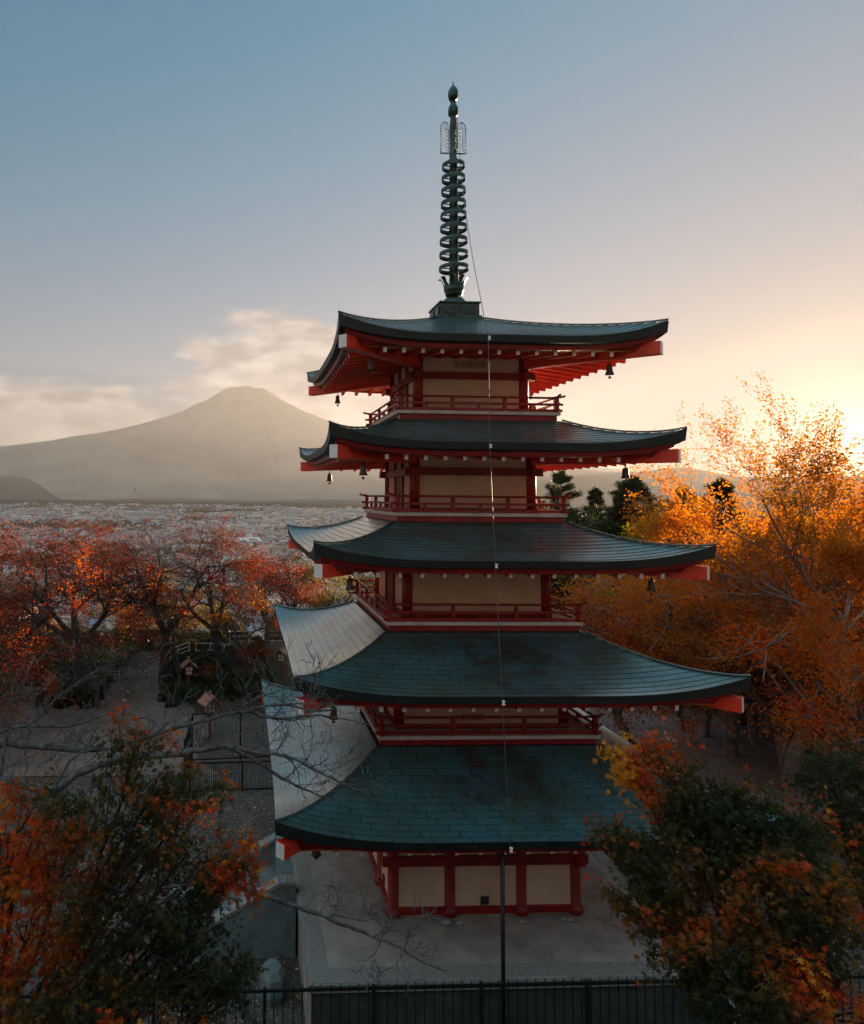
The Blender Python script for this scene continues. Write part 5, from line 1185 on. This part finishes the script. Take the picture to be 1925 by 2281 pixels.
# no two houses in the same 14 m cell
cell = np.floor(gxx/15)*100003+np.floor(gyy/13); _, ix = np.unique(cell, return_index=True); X, Y, rad = X[ix], Y[ix], rad[ix]
Z = ground_z(X, Y); od = np.argsort(rad); X, Y, Z, rad = X[od], Y[od], Z[od], rad[od]
ok = Z < VAL+8+np.clip((rad-1000)/3600, 0, 1)*100; X, Y, Z, rad = X[ok], Y[ok], Z[ok], rad[ok]
spec = []
for x, y, z, r0 in zip(X, Y, Z, rad):
    k = rr_.random(); big = rr_.random() < 0.05
    if big: l_, w_, h_, kind = rr_.uniform(20, 42), rr_.uniform(12, 22), rr_.uniform(7, 15), 'flat'
    else: l_, w_, h_, kind = rr_.uniform(9, 14), rr_.uniform(7.5, 10.5), rr_.uniform(4.2, 6.5), ('gable' if k < 0.55 else 'hip' if k < 0.85 else 'flat')
    spec.append((x, y, z, l_, w_, h_, 0.4+(math.pi/2 if rr_.random() < 0.5 else 0)+rr_.uniform(-0.08, 0.08), kind, rr_.random(), rr_.random()))
def link_town(name, V, tris, mi, tt, **kw):
    Q_ = np.array([t if len(t) == 4 else t+[t[-1]] for t in tris]); deg = Q_[:, 3] == Q_[:, 2]
    me = bpy.data.meshes.new(name); lens = np.where(deg, 3, 4); loops = np.concatenate([q[:n] for q, n in zip(Q_, lens)])
    me.vertices.add(len(V)); me.vertices.foreach_set('co', V.astype(np.float32).ravel()); me.loops.add(len(loops)); me.loops.foreach_set('vertex_index', loops.astype(np.int32))
    me.polygons.add(len(Q_)); me.polygons.foreach_set('loop_start', np.concatenate([[0], np.cumsum(lens)[:-1]]).astype(np.int32))
    me.materials.append(M['housewall']); me.materials.append(M['houseroof']); me.polygons.foreach_set('material_index', np.array(mi, np.int32))
    at_ = me.attributes.new('tint', 'FLOAT', 'FACE'); at_.data.foreach_set('value', np.array(tt, np.float32)); me.update(calc_edges=True); me.validate()
    o = bpy.data.objects.new(name, me); col.objects.link(o); return tag(o, **kw)
# nearest 290 as houses of their own (shared meshes, one per kind and colour)
LABT = {('gable', 0): 'small pale walled house with a dark gabled roof in the town below', ('gable', 1): 'small pale walled house with a blue grey gabled roof in the town below', ('gable', 2): 'small pale walled house with a red brown gabled roof in the town below',
        ('hip', 0): 'small pale walled house with a dark hipped roof in the town below', ('hip', 1): 'small pale walled house with a blue grey hipped roof in the town below', ('hip', 2): 'small pale walled house with a red brown hipped roof in the town below',
        ('flat', 0): 'plain flat roofed pale block with a dark roof in the town below', ('flat', 1): 'plain flat roofed pale block with a blue grey roof in the town below', ('flat', 2): 'plain flat roofed pale block with a red brown roof in the town below'}
protos = {}
inview = [s for s in spec][:290]
for (x, y, z, l_, w_, h_, a, kind, tw, tr2) in inview:
    cl = rr_.choice([0, 0, 1, 1, 2]); key = (kind, cl)
    if key not in protos:
        V, tris, mi, tt = town_mesh('house', [(0, 0, 0, 11.5, 9.0, 5.4, 0, kind, 0.7, [0.25, 0.70, 0.86][cl])], rt)
        o = link_town('house', V, tris, mi, tt); protos[key] = o
    else: o = protos[key].copy(); col.objects.link(o)
    o.location = (x, y, z); o.rotation_euler = (0, 0, a); o.scale = (l_/11.5, w_/9.0, h_/5.4); tag(o, LABT[key], 'house', LABT[key].replace('small ', '').split(' in the')[0]+'s below')
V, tris, mi, tt = town_mesh('town', spec[290:], rt)
link_town('town', V, tris, mi, tt, kind='stuff', label='thousands of small pale houses spread over the hazy plain', cat='town')
# a few larger buildings one can pick out
def big(loc, size, ang, name, label, roofcol, wallcol=(0.74, 0.73, 0.72), kind='block'):
    z = float(ground_z(loc[0], loc[1])); r_ = empty(name, (loc[0], loc[1], z), ang, label=label, cat='building'); l_, w_, h_ = size
    wm_ = mat(name+'_wall', wallcol, 0.8, var=0.1, scale=0.05); rm_ = mat(name+'_roof', roofcol, 0.5, var=0.1, scale=0.05)
    b = MB(); b.box(-l_/2, l_/2, -w_/2, w_/2, -4, h_); b.build('wall', wm_, r_)
    b = MB()
    if kind == 'shed':
        e = 1.0; b.quad([(-l_/2-e, -w_/2-e, h_+0.4), (l_/2+e, -w_/2-e, h_+0.4), (l_/2+e, w_/2+e, h_+h_*0.7), (-l_/2-e, w_/2+e, h_+h_*0.7)]); b.box(-l_/2-e, l_/2+e, w_/2+e-1, w_/2+e, h_-0.5, h_+h_*0.7-0.1); b.box(-l_/2-e, l_/2+e, -w_/2-e, w_/2+e-1.1, h_, h_+0.35)
    else: b.box(-l_/2-0.6, l_/2+0.6, -w_/2-0.6, w_/2+0.6, h_+0.01, h_+1.2); b.box(-l_*0.15, l_*0.12, -w_*0.2, w_*0.2, h_+1.2, h_+4)
    b.build('roof', rm_, r_)
    for f in range(max(1, int(h_/3.6))):
        b = MB(); zz = 1.5+f*3.5; b.box(-l_/2-0.06, l_/2+0.06, -w_/2-0.06, w_/2+0.06, zz, zz+1.3); b.build('window', M['townglass'], r_)
def P2(px, py):
    d = F+Rt*(px-616.06)/1527+Up*(1023.18-py)/1527; t = 600.0
    while t < 6000 and CAM[2]+d[2]*t > float(ground_z(CAM[0]+d[0]*t, CAM[1]+d[1]*t)): t += 10.0
    return (CAM[0]+d[0]*t, CAM[1]+d[1]*t)
big(P2(318, 1155), (150, 60, 26), 0.15, 'hospital', 'wide blue grey block standing out in the middle of the town', (0.42, 0.55, 0.66), (0.50, 0.58, 0.62))
big(P2(540, 1212), (95, 42, 10), 0.12, 'gymnasium', 'big white hall with a pale sloping roof left of the middle roof', (0.72, 0.76, 0.80), kind='shed')
big(P2(520, 1256), (40, 26, 8), 0.3, 'warehouse', 'low building with a bright teal roof beyond the red cherries', (0.08, 0.42, 0.36), kind='shed')
big(P2(180, 1162), (90, 30, 14), 0.5, 'school', 'long white school like block at the left of the town', (0.7, 0.7, 0.7))
big(P2(640, 1160), (120, 50, 12), 0.2, 'factory', 'long low grey factory in the hazy right part of the town', (0.5, 0.5, 0.48))
big(P2(430, 1226), (52, 22, 12), -0.2, 'apartment_block', 'cream apartment block with orange lit end wall in the town', (0.6, 0.55, 0.5), (0.75, 0.6, 0.45))
big(P2(60, 1158), (110, 40, 12), 0.2, 'warehouse', 'wide pale warehouse at the far left of the town', (0.6, 0.6, 0.6))
# clumps of trees among the houses and the wood at the foot of the mountain
def tree_clumps(name, pts, hs, label, seed, tints, per=26):
    rg = np.random.default_rng(seed); n = len(pts); V0 = np.repeat(pts, per, 0); H_ = np.repeat(hs, per)
    q = rg.normal(0, 1, (len(V0), 3)); q /= np.linalg.norm(q, axis=1)[:, None]; q[:, 2] = np.abs(q[:, 2]); P_ = V0+q*(H_*0.5)[:, None]*np.array([1.0, 1.0, 1.6])*rg.uniform(0.5, 1, (len(V0), 1))
    V, Q_ = scatter(P_, q, H_*0.45, (np.array([(-.5, -.5, 0), (.5, -.5, 0), (.5, .5, 0), (-.5, .5, 0)], float), np.array([(0, 1, 2, 3)])), rg, 0.0)
    tt = np.repeat(tints, per)+rg.uniform(-0.1, 0.1, len(V0)); return np_mesh(name, V, Q_, M['townleaf'], tint=np.clip(tt, 0, 1), kind='stuff', label=label, cat='trees')
M['townleaf'] = leaf_mat('distant_foliage', [(0, (0.020, 0.028, 0.014)), (0.45, (0.045, 0.050, 0.020)), (0.7, (0.14, 0.075, 0.02)), (1.0, (0.36, 0.13, 0.02))], trans=0.2)
n = 9000; rad = np.sqrt(500**2+rt.uniform(0, 1, n)*(4500**2-500**2)); azm = np.radians(rt.uniform(-23, 14, n)); X = CAM[0]+rad*np.sin(azm); Y = CAM[1]+rad*np.cos(azm)
kp = (fbm(X*0.007, Y*0.007, 2, 45) < -0.30)|(fbm(X*0.0022, Y*0.0022, 3, 44) < -0.22)|(rt.uniform(0, 1, n) < 0.16); X, Y = X[kp], Y[kp]
tree_clumps('town_trees', np.stack([X, Y, ground_z(X, Y)], 1), rt.uniform(8, 15, len(X)), 'dark and orange clumps of trees between the houses of the town', 5, np.clip(fbm(X*0.004, Y*0.004, 2, 6)*0.9+0.40+rt.uniform(-.2, .3, len(X)), 0, 1))
n = 7000; rad = rt.uniform(4100, 5600, n); azm = np.radians(rt.uniform(-24, 14, n)); X = CAM[0]+rad*np.sin(azm); Y = CAM[1]+rad*np.cos(azm)
tree_clumps('far_wood', np.stack([X, Y, ground_z(X, Y)], 1), rt.uniform(10, 18, n), 'far brown green wood between the town and the mountain', 6, np.clip(fbm(X*0.002, Y*0.002, 2, 8)*0.8+0.45, 0, 1), per=12)
n = 1500; X = rt.uniform(-24, -4, n); Y = rt.uniform(17, 34, n); kp = (fbm(X*0.3, Y*0.3, 2, 12) > -0.25)&~((X > -12.5)&(X < -9.2)&(Y < 29)); X, Y = X[kp], Y[kp]
tree_clumps('undergrowth', np.stack([X, Y, ground_z(X, Y)], 1), rt.uniform(0.25, 0.85, len(X)), 'low dark undergrowth beneath the cherry trees', 19, np.clip(fbm(X*0.4, Y*0.4, 2, 8)*0.5+0.30, 0, 1), per=60)
n = 1300; X = rt.uniform(13, 34, n); Y = rt.uniform(0, 34, n); kp = X > (17.6-(Y+2)/32*7.5)+4.2; X, Y = X[kp], Y[kp]
tree_clumps('undergrowth', np.stack([X, Y, ground_z(X, Y)], 1), rt.uniform(0.25, 0.8, len(X)), 'dark undergrowth under the trees beyond the right lane', 20, np.clip(fbm(X*0.4, Y*0.4, 2, 8)*0.5+0.35, 0, 1), per=60)
# slope of the hill below the terrace
n = 1500; X = rt.uniform(-120, 60, n); Y = rt.uniform(36, 190, n); zz = ground_z(X, Y)
tree_clumps('hillside_scrub', np.stack([X, Y, zz], 1), rt.uniform(2.5, 5.0, n), 'scrub and small trees on the slope below the terrace', 9, np.clip(fbm(X*0.05, Y*0.05, 2, 8)*0.8+0.4, 0, 1), per=30)
# fallen leaves on lane and terrace
def litter(name, n, fx, label, seed):
    rg = np.random.default_rng(seed); X, Y = fx(rg, n); kp = fbm(X*0.8, Y*0.8, 3, seed) > -0.1; X, Y = X[kp], Y[kp]
    P_ = np.stack([X, Y, ground_z(X, Y)+0.045+rg.uniform(0, 0.02, len(X))], 1); D_ = rg.normal(0, 1, (len(X), 3)); D_[:, 2] *= 0.12
    TV, TQ = OVAL; V, Q_ = scatter(P_, D_*3, rg.uniform(0.05, 0.10, len(X)), (TV*np.array([1.6, 1, 1]), TQ), rg, 0.0, flat=4.0)
    return np_mesh(name, V, Q_, M['litter'], tint=rg.uniform(0, 1, len(Q_)), kind='stuff', label=label, cat='leaves')
M['litter'] = leaf_mat('fallen_leaf', [(0, (0.10, 0.030, 0.015)), (0.5, (0.22, 0.05, 0.02)), (0.8, (0.28, 0.14, 0.05)), (1, (0.40, 0.34, 0.28))], trans=0.1)
def lane_pts(rg, n):
    Y = rg.uniform(0, 30, n); c = 17.6-(Y+2)/32*7.5; return c+rg.normal(0.9, 1.9, n), Y
litter('fallen_leaves', 14000, lane_pts, 'red brown fallen leaves strewn along the right lane', 301)
litter('fallen_leaves', 9000, lambda rg, n: (rg.uniform(-14, -4, n), rg.uniform(-3.5, 18, n)), 'scattered pale fallen leaves on the gravel left of the platform', 302)
litter('fallen_leaves', 4000, lambda rg, n: (rg.uniform(4.3, 12, n), rg.uniform(-3.5, 9, n)), 'scattered fallen leaves on the gravel right of the platform', 303)
# gravel stones on the yard
def gravel(rg, n): return rg.uniform(-9, -4.1, n), rg.uniform(-4.3, 9.5, n)
rg = np.random.default_rng(305); X, Y = gravel(rg, 16000); X2, Y2 = rg.uniform(4.2, 9.5, 7000), rg.uniform(-4.3, 6, 7000); X = np.concatenate([X, X2]); Y = np.concatenate([Y, Y2])
P_ = np.stack([X, Y, ground_z(X, Y)+0.01], 1); OC = (np.array([(-.5, 0, 0), (0, -.5, .1), (.5, 0, 0), (0, .5, .1), (0, 0, .5)], float), np.array([(0, 1, 4, 4), (1, 2, 4, 4), (2, 3, 4, 4), (3, 0, 4, 4)]))
S_ = rg.uniform(0.015, 0.055, len(X)); a = rg.uniform(0, 6.28, len(X)); TV = OC[0]
V = P_[:, None]+S_[:, None, None]*np.stack([TV[None, :, 0]*np.cos(a)[:, None]-TV[None, :, 1]*np.sin(a)[:, None], TV[None, :, 0]*np.sin(a)[:, None]+TV[None, :, 1]*np.cos(a)[:, None], np.broadcast_to(TV[None, :, 2], (len(X), 5))], -1)
T3 = np.array([(0, 1, 4), (1, 2, 4), (2, 3, 4), (3, 0, 4)]); Q_ = (T3[None]+(np.arange(len(X))*5)[:, None, None]).reshape(-1, 3)
M['gravel'] = leaf_mat('gravel_stone', [(0, (0.06, 0.06, 0.06)), (0.7, (0.14, 0.135, 0.13)), (1, (0.42, 0.40, 0.38))], rough=0.9, trans=0.0)
np_mesh('gravel', V.reshape(-1, 3), Q_, M['gravel'], tint=np.repeat(rg.uniform(0, 1, len(X)), 4), kind='stuff', label='loose grey gravel on the yards beside the platform', cat='gravel')
